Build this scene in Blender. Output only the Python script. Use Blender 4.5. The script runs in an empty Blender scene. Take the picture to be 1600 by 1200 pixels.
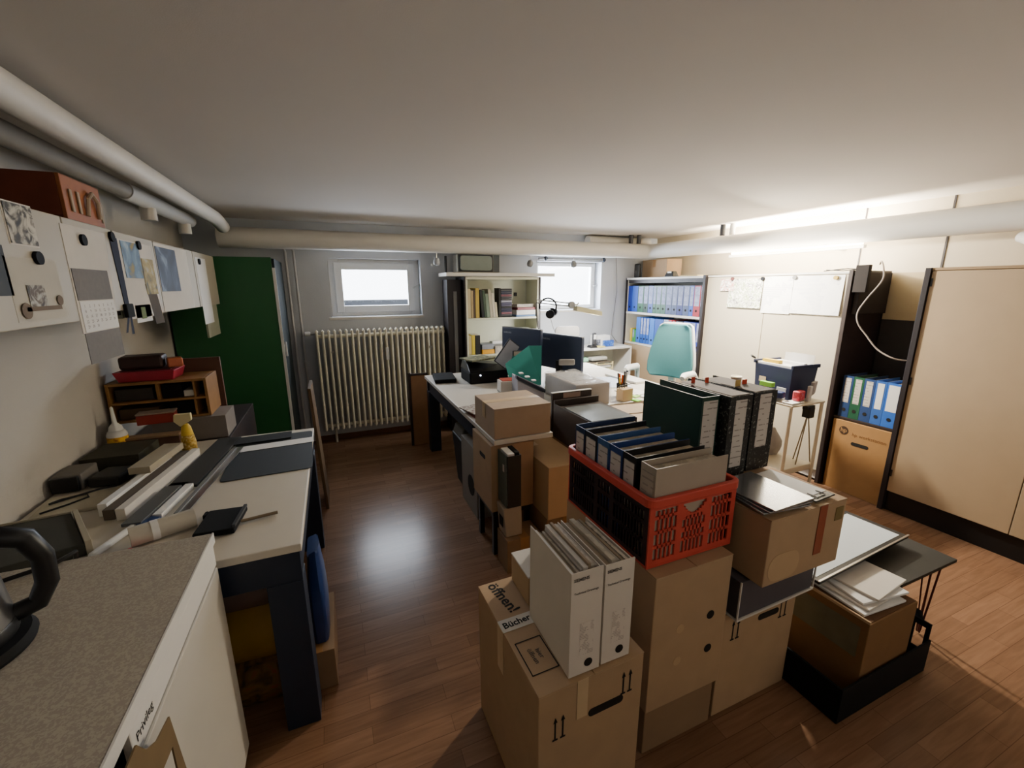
import bpy, math, random
from mathutils import Vector, Matrix
random.seed(11)
C = bpy.context.scene.collection
PI = math.pi
R = math.radians

# ------------------------------------------------------------------ materials
def lin(c):
    return tuple((v / 12.92 if v <= .04045 else ((v + .055) / 1.055) ** 2.4) for v in c)

def hexc(h):
    return lin(tuple(int(h[i:i + 2], 16) / 255 for i in (0, 2, 4))) + (1,)

MATS = {}
def mat(name, col, rough=.6, metal=0., var=.12, scale=18., bump=0., bscale=120., spec=.4, coat=0.):
    if name in MATS:
        return MATS[name]
    m = bpy.data.materials.new(name); m.use_nodes = True
    nt = m.node_tree; N = nt.nodes; L = nt.links
    b = N['Principled BSDF']
    c = hexc(col)
    b.inputs['Roughness'].default_value = rough
    b.inputs['Metallic'].default_value = metal
    b.inputs['Specular IOR Level'].default_value = spec
    b.inputs['Coat Weight'].default_value = coat
    tc = N.new('ShaderNodeTexCoord')
    if var > 0:
        n = N.new('ShaderNodeTexNoise'); n.inputs['Scale'].default_value = scale
        n.inputs['Detail'].default_value = 5
        L.new(tc.outputs['Object'], n.inputs['Vector'])
        mx = N.new('ShaderNodeMix'); mx.data_type = 'RGBA'
        mx.inputs['A'].default_value = tuple(v * (1 - var) for v in c[:3]) + (1,)
        mx.inputs['B'].default_value = tuple(min(1, v * (1 + var)) for v in c[:3]) + (1,)
        L.new(n.outputs['Fac'], mx.inputs['Factor'])
        L.new(mx.outputs['Result'], b.inputs['Base Color'])
    else:
        b.inputs['Base Color'].default_value = c
    if bump > 0:
        n2 = N.new('ShaderNodeTexNoise'); n2.inputs['Scale'].default_value = bscale
        n2.inputs['Detail'].default_value = 4
        L.new(tc.outputs['Object'], n2.inputs['Vector'])
        bp = N.new('ShaderNodeBump'); bp.inputs['Strength'].default_value = bump
        bp.inputs['Distance'].default_value = .01
        L.new(n2.outputs['Fac'], bp.inputs['Height'])
        L.new(bp.outputs['Normal'], b.inputs['Normal'])
    MATS[name] = m
    return m

def emis(name, col, strength):
    m = bpy.data.materials.new(name); m.use_nodes = True
    nt = m.node_tree
    b = nt.nodes['Principled BSDF']
    b.inputs['Base Color'].default_value = hexc(col)
    b.inputs['Emission Color'].default_value = hexc(col)
    b.inputs['Emission Strength'].default_value = strength
    return m

def lined(name, base, ink, axis='Z', freq=60., thresh=.62, gap=9., rough=.7):
    """paper with rows of print: bands along an axis of the object, broken up by noise"""
    if name in MATS:
        return MATS[name]
    m = bpy.data.materials.new(name); m.use_nodes = True
    nt = m.node_tree; N = nt.nodes; L = nt.links
    b = N['Principled BSDF']; b.inputs['Roughness'].default_value = rough
    tc = N.new('ShaderNodeTexCoord')
    w = N.new('ShaderNodeTexWave'); w.bands_direction = axis; w.wave_profile = 'SIN'
    w.inputs['Scale'].default_value = freq / 6.283; w.inputs['Distortion'].default_value = .4
    L.new(tc.outputs['Object'], w.inputs['Vector'])
    n = N.new('ShaderNodeTexNoise'); n.inputs['Scale'].default_value = gap; n.inputs['Detail'].default_value = 3
    L.new(tc.outputs['Object'], n.inputs['Vector'])
    g1 = N.new('ShaderNodeMath'); g1.operation = 'GREATER_THAN'; g1.inputs[1].default_value = thresh
    g2 = N.new('ShaderNodeMath'); g2.operation = 'GREATER_THAN'; g2.inputs[1].default_value = .5
    L.new(w.outputs['Fac'], g1.inputs[0]); L.new(n.outputs['Fac'], g2.inputs[0])
    mu = N.new('ShaderNodeMath'); mu.operation = 'MULTIPLY'
    L.new(g1.outputs[0], mu.inputs[0]); L.new(g2.outputs[0], mu.inputs[1])
    mx = N.new('ShaderNodeMix'); mx.data_type = 'RGBA'
    mx.inputs['A'].default_value = hexc(base); mx.inputs['B'].default_value = hexc(ink)
    L.new(mu.outputs[0], mx.inputs['Factor']); L.new(mx.outputs['Result'], b.inputs['Base Color'])
    MATS[name] = m
    return m

def blotch(name, cols, scale=6., rough=.7, distort=1.5, detail=4.):
    """a printed picture: patches of a few colours"""
    if name in MATS:
        return MATS[name]
    m = bpy.data.materials.new(name); m.use_nodes = True
    nt = m.node_tree; N = nt.nodes; L = nt.links
    b = N['Principled BSDF']; b.inputs['Roughness'].default_value = rough
    tc = N.new('ShaderNodeTexCoord')
    n = N.new('ShaderNodeTexNoise'); n.inputs['Scale'].default_value = scale
    n.inputs['Distortion'].default_value = distort; n.inputs['Detail'].default_value = detail
    L.new(tc.outputs['Object'], n.inputs['Vector'])
    cr = N.new('ShaderNodeValToRGB')
    e = cr.color_ramp.elements
    k = len(cols)
    e[0].position = .32; e[0].color = hexc(cols[0])
    e[1].position = .68; e[1].color = hexc(cols[-1])
    for i in range(1, k - 1):
        q = e.new(.32 + .36 * i / (k - 1)); q.color = hexc(cols[i])
    L.new(n.outputs['Fac'], cr.inputs['Fac']); L.new(cr.outputs['Color'], b.inputs['Base Color'])
    MATS[name] = m
    return m

def speck(name, dark, light, scale=60., thr=.56, rough=.6):
    """marbled cover paper: pale flecks on a dark ground"""
    if name in MATS:
        return MATS[name]
    m = bpy.data.materials.new(name); m.use_nodes = True
    nt = m.node_tree; N = nt.nodes; L = nt.links
    b = N['Principled BSDF']; b.inputs['Roughness'].default_value = rough
    tc = N.new('ShaderNodeTexCoord')
    n = N.new('ShaderNodeTexNoise'); n.inputs['Scale'].default_value = scale; n.inputs['Detail'].default_value = 3
    n.inputs['Distortion'].default_value = .8
    L.new(tc.outputs['Object'], n.inputs['Vector'])
    cr = N.new('ShaderNodeValToRGB'); e = cr.color_ramp.elements
    e[0].position = thr - .03; e[0].color = hexc(dark); e[1].position = thr + .05; e[1].color = hexc(light)
    L.new(n.outputs['Fac'], cr.inputs['Fac']); L.new(cr.outputs['Color'], b.inputs['Base Color'])
    MATS[name] = m
    return m

def floor_material():
    m = bpy.data.materials.new('laminate_planks'); m.use_nodes = True
    nt = m.node_tree; N = nt.nodes; L = nt.links
    b = N['Principled BSDF']
    tc = N.new('ShaderNodeTexCoord')
    br = N.new('ShaderNodeTexBrick')
    br.inputs['Scale'].default_value = 1.0
    br.inputs['Brick Width'].default_value = .44
    br.inputs['Row Height'].default_value = .067
    br.inputs['Mortar Size'].default_value = .0012
    br.inputs['Mortar Smooth'].default_value = .3
    br.inputs['Bias'].default_value = 0.
    br.offset = .37
    br.inputs['Color1'].default_value = hexc('7c5d46')
    br.inputs['Color2'].default_value = hexc('8e6c53')
    br.inputs['Mortar'].default_value = hexc('6a4c38')
    L.new(tc.outputs['Object'], br.inputs['Vector'])
    mp = N.new('ShaderNodeMapping'); mp.inputs['Scale'].default_value = (3., 40., 1.)
    L.new(tc.outputs['Object'], mp.inputs['Vector'])
    n = N.new('ShaderNodeTexNoise'); n.inputs['Scale'].default_value = 1.6; n.inputs['Detail'].default_value = 6
    n.inputs['Distortion'].default_value = .6
    L.new(mp.outputs['Vector'], n.inputs['Vector'])
    mx = N.new('ShaderNodeMix'); mx.data_type = 'RGBA'; mx.blend_type = 'MULTIPLY'
    mx.inputs['Factor'].default_value = .55
    cr = N.new('ShaderNodeValToRGB'); e = cr.color_ramp.elements
    e[0].position = .3; e[0].color = (.55, .5, .45, 1); e[1].position = .7; e[1].color = (1, 1, 1, 1)
    L.new(n.outputs['Fac'], cr.inputs['Fac'])
    L.new(br.outputs['Color'], mx.inputs['A']); L.new(cr.outputs['Color'], mx.inputs['B'])
    L.new(mx.outputs['Result'], b.inputs['Base Color'])
    b.inputs['Roughness'].default_value = .25
    b.inputs['Specular IOR Level'].default_value = .22
    return m

def glass_material():
    m = bpy.data.materials.new('window_glass'); m.use_nodes = True
    nt = m.node_tree; N = nt.nodes; L = nt.links
    N.remove(N['Principled BSDF'])
    t = N.new('ShaderNodeBsdfTransparent'); g = N.new('ShaderNodeBsdfGlossy'); g.inputs['Roughness'].default_value = .02
    mx = N.new('ShaderNodeMixShader'); mx.inputs[0].default_value = .06
    L.new(t.outputs[0], mx.inputs[1]); L.new(g.outputs[0], mx.inputs[2])
    L.new(mx.outputs[0], N['Material Output'].inputs['Surface'])
    return m

def film_material(name, mixv=.35):
    m = bpy.data.materials.new(name); m.use_nodes = True
    nt = m.node_tree; N = nt.nodes; L = nt.links
    b = N['Principled BSDF']; b.inputs['Base Color'].default_value = hexc('e8e8ea'); b.inputs['Roughness'].default_value = .22
    t = N.new('ShaderNodeBsdfTransparent')
    mx = N.new('ShaderNodeMixShader'); mx.inputs[0].default_value = mixv
    L.new(t.outputs[0], mx.inputs[1]); L.new(b.outputs[0], mx.inputs[2])
    L.new(mx.outputs[0], N['Material Output'].inputs['Surface'])
    return m

M_WALL = mat('wall_paint', 'b4b0a8', .92, var=.04, scale=3, bump=.12, bscale=160)
M_CEIL = mat('ceiling_paint', 'c8c2ba', .95, var=.03, scale=2, bump=.05, bscale=260)
M_FLOOR = floor_material()
M_PANEL = mat('beige_panel', 'bcb29c', .75, var=.03, scale=4)
M_DOOR = mat('beige_door', 'b09a7c', .62, var=.05, scale=9)
M_DARKWOOD = mat('dark_wood', '2e2320', .55, var=.25, scale=12)
M_DARKPOST = mat('dark_post', '241f22', .5, var=.15)
M_WHITE = mat('white_laminate', 'd8d6d0', .45, var=.03)
M_WHITEFR = mat('white_plastic', 'd6d6d4', .5, var=.03)
M_CREAM = mat('cream_lacquer', 'e2dcc8', .45, var=.06)
M_GREY = mat('grey_plastic', '7a7a7a', .55, var=.06)
M_DGREY = mat('dark_grey_plastic', '35363a', .5, var=.1)
M_BLACK = mat('black_plastic', '121214', .42, var=.1)
M_MATBLACK = mat('matte_black', '0e0e0f', .85, var=.15, spec=.25)
M_NAVY = mat('navy_frame', '1a2436', .5, var=.1)
M_STEEL = mat('brushed_steel', 'b8b8b8', .28, metal=1., var=.05)
M_CARD = mat('cardboard', 'ac9070', .82, var=.1, scale=14, bump=.05, bscale=300)
M_CARD2 = mat('cardboard_dark', '8c7256', .85, var=.12, scale=12)
M_CARDL = mat('cardboard_light', 'b89c78', .82, var=.08, scale=10)
M_CARDIN = mat('cardboard_cut', '5e4128', .9, var=.1)
M_TAPE = mat('brown_tape', '9c7448', .3, var=.08)
M_CTAPE = mat('pale_tape', 'c8b08c', .3, var=.08)
M_PAPER = mat('paper', 'd2cdc4', .85, var=.05)
M_PAPERW = mat('white_paper', 'e4e4e2', .85, var=.02)
M_PAGES = lined('page_edges', 'bdb3a2', '8f8676', 'X', 900., .5, 40.)
M_PAGESY = lined('page_edges_flat', 'c8c2b8', '948c80', 'Z', 1400., .5, 30.)
M_INK = mat('black_ink', '17140f', .8, var=0)
M_INKG = mat('grey_ink', '5c5650', .8, var=0)
M_RED = mat('red_plastic', 'c4483c', .45, var=.08)
M_REDB = mat('crimson_plastic', '9c2438', .4, var=.1)
M_GREENC = mat('green_lacquer', '205630', .45, var=.1, scale=6)
M_TEAL = mat('teal_card', '2c8c86', .55, var=.05)
M_YELLOW = mat('yellow_plastic', 'd8b52a', .45, var=.06)
M_BLUE = mat('blue_plastic', '2c55b0', .45, var=.06)
M_MAG = mat('magnet_black', '14161c', .8, var=.05, spec=.2)
M_GLASS = glass_material()
M_FILM = film_material('clear_wrap')
M_PIPE = mat('pipe_wrap', 'd2cfc8', .6, var=.06, scale=5)
M_FLECK = speck('speckled_worktop', '9a9184', 'aba394', 170., .5, .6)
M_MARBLE = speck('marbled_paper', '121517', '7c8078', 95., .63)
M_LABEL = lined('spine_label', 'c3bdb6', '8c847e', 'Z', 90., .9, 30.)
M_LABELB = lined('spine_label_bright', '9aa2c0', '5c668e', 'Z', 140., .8, 16.)

# ------------------------------------------------------------------ mesh builder
class MB:
    def __init__(s):
        s.v = []; s.f = []; s.m = []
    def add(s, vs, fs, mi=0, M=None):
        o = len(s.v)
        s.v += [(M @ Vector(p))[:] if M is not None else tuple(p) for p in vs]
        s.f += [tuple(i + o for i in f) for f in fs]
        s.m += [mi] * len(fs)
        return s
    def box(s, x0, x1, y0, y1, z0, z1, mi=0, M=None):
        return s.add([(x0, y0, z0), (x1, y0, z0), (x1, y1, z0), (x0, y1, z0), (x0, y0, z1), (x1, y0, z1), (x1, y1, z1), (x0, y1, z1)],
                     [(0, 3, 2, 1), (4, 5, 6, 7), (0, 1, 5, 4), (1, 2, 6, 5), (2, 3, 7, 6), (3, 0, 4, 7)], mi, M)
    def hexa(s, p, mi=0):
        return s.add(p, [(0, 3, 2, 1), (4, 5, 6, 7), (0, 1, 5, 4), (1, 2, 6, 5), (2, 3, 7, 6), (3, 0, 4, 7)], mi)
    def taper(s, w0, d0, w1, d1, z0, z1, mi=0, M=None):
        return s.add([(-w0 / 2, -d0 / 2, z0), (w0 / 2, -d0 / 2, z0), (w0 / 2, d0 / 2, z0), (-w0 / 2, d0 / 2, z0),
                      (-w1 / 2, -d1 / 2, z1), (w1 / 2, -d1 / 2, z1), (w1 / 2, d1 / 2, z1), (-w1 / 2, d1 / 2, z1)],
                     [(0, 3, 2, 1), (4, 5, 6, 7), (0, 1, 5, 4), (1, 2, 6, 5), (2, 3, 7, 6), (3, 0, 4, 7)], mi, M)
    def prism(s, poly, z0, z1, mi=0, M=None):
        n = len(poly)
        vs = [(x, y, z0) for x, y in poly] + [(x, y, z1) for x, y in poly]
        fs = [tuple(range(n - 1, -1, -1)), tuple(range(n, 2 * n))] + [(i, (i + 1) % n, n + (i + 1) % n, n + i) for i in range(n)]
        return s.add(vs, fs, mi, M)
    def cyl(s, p0, p1, r0, r1=None, n=16, mi=0):
        p0 = Vector(p0); p1 = Vector(p1); r1 = r0 if r1 is None else r1
        d = (p1 - p0).normalized()
        a = d.orthogonal().normalized(); b = d.cross(a)
        vs = []
        for p, r in ((p0, r0), (p1, r1)):
            for i in range(n):
                t = 2 * PI * i / n
                vs.append((p + a * (r * math.cos(t)) + b * (r * math.sin(t)))[:])
        fs = [(i, (i + 1) % n, n + (i + 1) % n, n + i) for i in range(n)] + [tuple(range(n - 1, -1, -1)), tuple(range(n, 2 * n))]
        return s.add(vs, fs, mi)
    def tube(s, pts, r, n=8, mi=0):
        P = [Vector(p) for p in pts]; k = len(P)
        rings = []; a = None
        for i in range(k):
            d = (P[min(i + 1, k - 1)] - P[max(i - 1, 0)]).normalized()
            if a is None:
                a = d.orthogonal().normalized()
            else:
                a = (a - d * a.dot(d)).normalized()
            b = d.cross(a)
            rr = r[i] if isinstance(r, (list, tuple)) else r
            rings.append([(P[i] + a * (rr * math.cos(2 * PI * j / n)) + b * (rr * math.sin(2 * PI * j / n)))[:] for j in range(n)])
        vs = [p for g in rings for p in g]
        fs = [(i * n + j, i * n + (j + 1) % n, (i + 1) * n + (j + 1) % n, (i + 1) * n + j) for i in range(k - 1) for j in range(n)]
        fs += [tuple(range(n - 1, -1, -1)), tuple(range((k - 1) * n, k * n))]
        return s.add(vs, fs, mi)
    def lathe(s, prof, c=(0, 0), n=28, mi=0, M=None):
        vs = [(c[0] + r * math.cos(2 * PI * j / n), c[1] + r * math.sin(2 * PI * j / n), z) for r, z in prof for j in range(n)]
        k = len(prof)
        fs = [(i * n + j, i * n + (j + 1) % n, (i + 1) * n + (j + 1) % n, (i + 1) * n + j) for i in range(k - 1) for j in range(n)]
        if prof[0][0] > 1e-4: fs.append(tuple(range(n - 1, -1, -1)))
        if prof[-1][0] > 1e-4: fs.append(tuple(range((k - 1) * n, k * n)))
        return s.add(vs, fs, mi, M)
    def build(s, name, mats, parent=None, loc=(0, 0, 0), rz=0., bev=0., smooth=False):
        me = bpy.data.meshes.new(name)
        me.from_pydata(s.v, [], s.f)
        if not isinstance(mats, (list, tuple)): mats = [mats]
        for q in mats: me.materials.append(q)
        for p, mi in zip(me.polygons, s.m):
            p.material_index = mi
            p.use_smooth = smooth
        me.update()
        o = bpy.data.objects.new(name, me); C.objects.link(o)
        o.location = loc; o.rotation_euler = (0, 0, rz)
        if parent is not None: o.parent = parent
        if smooth:
            try:
                me.set_sharp_from_angle(angle=R(38))
            except Exception:
                pass
        if bev > 0:
            md = o.modifiers.new('edge', 'BEVEL'); md.width = bev; md.segments = 2; md.limit_method = 'ANGLE'; md.angle_limit = R(40)
        return o

def curve_pts(P, k=6):
    P = [Vector(p) for p in P]; out = []
    for i in range(len(P) - 1):
        a = P[max(i - 1, 0)]; b = P[i]; c = P[i + 1]; d = P[min(i + 2, len(P) - 1)]
        for j in range(k):
            t = j / k
            out.append((.5 * (2 * b + (c - a) * t + (2 * a - 5 * b + 4 * c - d) * t * t + (3 * b - a - 3 * c + d) * t ** 3))[:])
    return out + [P[-1][:]]

def tag(o, label, cat, group=None):
    o['label'] = label; o['category'] = cat
    if group: o['group'] = group
    return o

def thing(name, label, cat, loc=(0, 0, 0), rz=0., group=None):
    o = bpy.data.objects.new(name, None); C.objects.link(o)
    o.location = loc; o.rotation_euler = (0, 0, rz); o.empty_display_size = .05
    return tag(o, label, cat, group)

def struct(o):
    o['kind'] = 'structure'
    return o

def bx(name, m, x0, x1, y0, y1, z0, z1, parent=None, bev=.002):
    return MB().box(x0, x1, y0, y1, z0, z1).build(name, m, parent, bev=bev)

def rrect(w, h, r, n=5):
    p = []
    for cx, cy, a in ((w / 2 - r, h / 2 - r, 0), (-w / 2 + r, h / 2 - r, 90), (-w / 2 + r, -h / 2 + r, 180), (w / 2 - r, -h / 2 + r, 270)):
        for i in range(n + 1):
            t = R(a + 90 * i / n)
            p.append((cx + r * math.cos(t), cy + r * math.sin(t)))
    return p

FACE = {'front': (PI / 2, 0, 0), 'top': (0, 0, 0), 'left': (PI / 2, 0, -PI / 2), 'right': (PI / 2, 0, PI / 2)}
def text(s, size, m, parent, loc, face='front', spin=0., name='printed_lettering', bold=0.):
    cu = bpy.data.curves.new('lettering', 'FONT'); cu.body = s; cu.size = size
    cu.align_x = 'CENTER'; cu.align_y = 'CENTER'; cu.extrude = .0002; cu.offset = bold
    cu.resolution_u = 2
    tmp = bpy.data.objects.new('lettering_tmp', cu); C.objects.link(tmp)
    dg = bpy.context.evaluated_depsgraph_get()
    me = bpy.data.meshes.new_from_object(tmp.evaluated_get(dg))
    bpy.data.objects.remove(tmp)
    me.materials.clear(); me.materials.append(m)
    o = bpy.data.objects.new(name, me); C.objects.link(o); o.parent = parent
    from mathutils import Euler
    e = Euler(FACE[face]).to_matrix() @ Matrix.Rotation(spin, 3, 'Z')
    o.rotation_euler = e.to_euler(); o.location = loc
    return o

def text_grid(rows, size, dx, dy, m, parent, loc, face):
    """a table of short words as one mesh"""
    b = MB(); nr = len(rows)
    dg = None
    for i, row in enumerate(rows):
        for j, wd in enumerate(row):
            if not wd: continue
            cu = bpy.data.curves.new('lettering', 'FONT'); cu.body = wd; cu.size = size; cu.align_x = 'CENTER'; cu.align_y = 'CENTER'; cu.resolution_u = 1
            tmp = bpy.data.objects.new('lettering_tmp', cu); C.objects.link(tmp)
            me = bpy.data.meshes.new_from_object(tmp.evaluated_get(bpy.context.evaluated_depsgraph_get())); bpy.data.objects.remove(tmp)
            ox, oy = (j - (len(row) - 1) / 2) * dx, ((nr - 1) / 2 - i) * dy
            b.add([(v.co.x + ox, v.co.y + oy, 0) for v in me.vertices], [tuple(q.vertices) for q in me.polygons])
    o = b.build('printed_numbers', m, parent, loc)
    o.rotation_euler = FACE[face]
    return o

# ------------------------------------------------------------------ room shell
XL, XR, YB, YF, ZC = -1.14, 4.02, 4.66, -1.0, 2.17
struct(bx('floor', M_FLOOR, XL - .2, XR + .2, YF - .2, YB + .2, -.1, 0, bev=0))
struct(bx('ceiling', M_CEIL, XL - .2, XR + .2, YF - .2, YB + .5, ZC, ZC + .1, bev=0))
struct(bx('wall_left', M_WALL, XL - .2, XL, YF - .2, YB + .3, 0, ZC, bev=0))
struct(bx('wall_right', M_PANEL, XR, XR + .2, YF - .2, YB + .3, 0, ZC, bev=0))
struct(bx('wall_front', M_WALL, XL, XR, YF - .2, YF, 0, ZC, bev=0))
W1 = (.0, .90, 1.275, 1.845); W2 = (2.27, 3.17, 1.285, 1.86)
w = MB()
TH = .22
for x0, x1, z0, z1 in ((XL, W1[0], 0, ZC), (W1[0], W1[1], 0, W1[2]), (W1[0], W1[1], W1[3], ZC), (W1[1], W2[0], 0, ZC),
                       (W2[0], W2[1], 0, W2[2]), (W2[0], W2[1], W2[3], ZC), (W2[1], XR, 0, ZC)):
    w.box(x0, x1, YB, YB + TH, z0, z1)
struct(w.build('wall_back', mat('wall_paint_daylit', 'bec2c8', .92, var=.04, scale=3, bump=.12, bscale=160)))  # bluish window light put into the back wall's colour

def window(n, W, yfr, fw, lo_grey):
    t = bpy.data.objects.new('window_%d' % n, None); C.objects.link(t); t.location = (0, 0, 0); struct(t)
    x0, x1, z0, z1 = W
    f = MB()
    f.box(x0, x0 + fw, yfr, yfr + .05, z0, z1); f.box(x1 - fw, x1, yfr, yfr + .05, z0, z1)
    f.box(x0 + fw, x1 - fw, yfr, yfr + .05, z0, z0 + fw * .75); f.box(x0 + fw, x1 - fw, yfr, yfr + .05, z1 - fw * .75, z1)
    f.build('window_frame', M_WHITEFR, t, bev=.004)
    s = MB(); a = fw * .55
    s.box(x0 + a, x0 + fw + .03, yfr - .02, yfr + .03, z0 + a * .7, z1 - a * .7); s.box(x1 - fw - .03, x1 - a, yfr - .02, yfr + .03, z0 + a * .7, z1 - a * .7)
    s.box(x0 + fw + .03, x1 - fw - .03, yfr - .02, yfr + .03, z0 + a * .7, z0 + fw + .01); s.box(x0 + fw + .03, x1 - fw - .03, yfr - .02, yfr + .03, z1 - fw - .01, z1 - a * .7)
    s.build('sash', M_WHITEFR, t, bev=.004)
    MB().box(x0 + fw, x1 - fw, yfr + .02, yfr + .026, z0 + fw * .7, z1 - fw * .7).build('pane', M_GLASS, t)
    MB().box(x0 - .03, x1 + .01, YB - .035, yfr, z0 - .028, z0 - .002).build('sill', mat('sill_stone', 'c4c0ba', .5, var=.05), t, bev=.003)
    h = MB(); hx = x1 - fw * .5
    h.cyl((hx - .02, yfr - .02, (z0 + z1) / 2 + .0), (hx - .02, yfr - .055, (z0 + z1) / 2), .008)
    h.cyl((hx - .02, yfr - .052, (z0 + z1) / 2), (hx + .05, yfr - .052, (z0 + z1) / 2 + .03), .008)
    h.build('handle', M_STEEL, t)
    return t
window(1, W1, 4.77, .095, True)
window(2, W2, 4.80, .045, False)
# light well outside the first window: a grey step behind the lower part of the pane, seen through the glass
struct(bx('trim_1', mat('outside_concrete', '34373c', .9, var=.15), -.5, 1.4, 5.05, 5.25, .9, 1.425))
struct(bx('baseboard_back', mat('baseboard_wood', '6e4a30', .6, var=.2), XL, 3.4, YB - .014, YB - .001, .0, .05))
struct(bx('trim_2', M_DARKPOST, XR - .006, XR - .0005, 2.235, 2.245, 1.66, ZC, bev=0))
struct(bx('trim_3', M_DARKPOST, XR - .006, XR - .0005, 1.70, 1.712, 1.66, ZC, bev=0))

# ------------------------------------------------------------------ pipes under the ceiling
def pipe(label, pts, r, name='heating_pipe', m=M_PIPE, n=20):
    # round the corners of the run
    P = [Vector(p) for p in pts]; out = [P[0]]
    for i in range(1, len(P) - 1):
        a = (P[i - 1] - P[i]).normalized(); b = (P[i + 1] - P[i]).normalized(); q = r * 1.6
        A = P[i] + a * q; B = P[i] + b * q
        for k in range(6):
            t = k / 5
            out.append(A * (1 - t) ** 2 + P[i] * 2 * t * (1 - t) + B * t * t)
    out.append(P[-1])
    return tag(MB().tube([p[:] for p in out], r, n).build(name, m, smooth=True), label, 'pipe')
pipe('thick white lagged pipe along the back wall, turning over the row of cabinets',
     [(-.83, 4.43, 1.985), (3.72, 4.43, 1.985), (3.72, -.98, 1.94)], .085)
pipe('thick white lagged pipe under the ceiling above the wall cupboard, ending in an elbow',
     [(-.757, -.98, 2.085), (-.757, 4.05, 2.085), (-.757, 4.27, 2.05)], .05)
pl = thing('heating_pipe', 'thinner grey pipe with a white end sleeve beside the elbowed pipe', 'pipe', (-.95, 0, 2.068))
MB().tube([(0, -.98, 0), (0, 3.0, 0)], .042, 16).build('pipe_run', mat('pipe_grey', '8f887c', .7, var=.1), pl, smooth=True)
MB().tube([(0, 2.98, 0), (0, 4.15, 0)], .047, 16).build('end_sleeve', M_PIPE, pl, smooth=True)
for yy in (3.3, 4.0):
    MB().cyl((.0, yy, -.04), (.0, yy, -.11), .04, n=18).build('stub', M_PIPE, pl, smooth=True)
for k, (x, y, lab, m) in enumerate(((3.42, 4.43, 'dark pipe hanger at the corner, first of the pair from the ceiling', M_DGREY),
                                    (3.52, 4.41, 'dark pipe hanger at the corner, second of the pair nearest the bend', M_DGREY),
                                    (3.72, 3.36, 'dark pipe hanger above the white cabinet with pinned papers', M_DGREY),
                                    (3.75, 3.27, 'pale pipe hanger beside the dark one above the pinned papers', M_PIPE))):
    tag(MB().cyl((x, y, 2.071 if y > 4 else 2.064), (x, y, ZC - .001), .026, n=16).build('pipe_hanger', m, smooth=True), lab, 'pipe hanger')
tag(MB().tube([(2.9, 4.585, 2.09), (3.4, 4.585, 2.09), (3.72, 4.58, 2.09), (3.80, 4.57, 2.09)], .068, 14).build('ventilation_duct', M_PIPE, smooth=True),
    'short white duct behind the lagged pipe above the second window', 'duct')
t = thing('heating_riser', 'pair of thin white heating risers running down beside the green cabinet', 'pipe', (-.32, 4.62, 0))
for dx in (-.035, .035):
    MB().tube([(dx, 0, .02), (dx, 0, 1.9), (dx - .05, -.03, 1.96), (dx - .12, -.06, 1.97)], .011, 8).build('riser_tube', mat('riser_white', 'b4b4b4', .6), t, smooth=True)

# little spotlights clipped under the back pipe
for x, lab, bulb in ((1.02, 'small glass spotlight hanging under the pipe between the first window and the television', True),
                     (2.06, 'small round spotlight hanging under the pipe at the edge of the bright window', False),
                     (2.61, 'small grey spotlight hanging under the pipe in front of the bright window', False)):
    t = thing('spotlight', lab, 'spotlight', (x, 4.40, 1.898))
    MB().cyl((0, 0, 0), (0, 0, -.05), .004, n=8).build('stem', M_STEEL, t)
    MB().lathe([(.001, -.045), (.02, -.05), (.034, -.075), (.036, -.095), (.028, -.115), (.001, -.125)], n=16).build('shade', mat('spot_glass', 'b8bcc2', .15, var=0) if bulb else M_GREY, t, smooth=True)
    if bulb: MB().lathe([(.001, -.10), (.01, -.105), (.01, -.12), (.001, -.127)], c=(-.05, 0), n=10).build('lamp_holder', M_WHITEFR, t, smooth=True)
t = thing('spotlight', 'small white spotlight under the pipe above the tall beige cupboard', 'spotlight', (3.56, 1.17, 1.86))
MB().cyl((0, 0, .02), (0, 0, -.02), .012, n=10).build('stem', M_WHITEFR, t)
MB().cyl((.02, .03, -.03), (-.03, -.05, -.06), .03, .036, n=16).build('shade', M_PIPE, t, smooth=True)

# ------------------------------------------------------------------ radiator
t = thing('radiator', 'old cream ribbed column radiator under the first window', 'radiator', (-.17, 4.52, 0))
rib = MB()
n = 24
pts = []
for yy in (-.045, .045):
    rib.tube([(0, yy, .16), (0, yy, 1.15)], .0115, 8)
rib.box(-.005, .005, -.045, .045, .15, 1.16); rib.cyl((0, -.05, 1.14), (0, .05, 1.14), .014, n=10); rib.cyl((0, -.05, .17), (0, .05, .17), .014, n=10)
first = None
for i in range(n):
    if first is None:
        first = rib.build('radiator_rib', M_CREAM, t, smooth=True); o = first
    else:
        o = first.copy(); C.objects.link(o); o.parent = t
    o.location = (.014 + i * .0535, 0, 0)
for z_ in (1.10, .19): MB().cyl((0, .0, z_), (1.27, 0, z_), .018).build('header', M_CREAM, t, smooth=True)
v = MB().cyl((0, 0, 1.13), (-.04, 0, 1.13), .012).build('valve', M_STEEL, t, smooth=True)
MB().lathe([(.018, -.0), (.024, .01), (.022, .05), (.012, .056)], n=14, M=Matrix.Translation((-.04, 0, 1.13)) @ Matrix.Rotation(-PI / 2, 4, 'Y')).build('thermostat_knob', M_WHITEFR, v, smooth=True)
for x in (.10, 1.12): MB().cyl((x, .03, 0), (x, .03, .15), .012, n=10).build('added_foot', M_CREAM, t, smooth=True)  # hidden feet added so the radiator stands on the floor
MB().box(.64, .67, -.075, -.06, .84, .97).build('heat_meter', M_WHITEFR, t, bev=.003)
for x in (.14, 1.10):
    MB().cyl((x, -.05, .95), (x, -.085, .95), .012).build('bracket_cap', M_STEEL, t, smooth=True)

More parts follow.
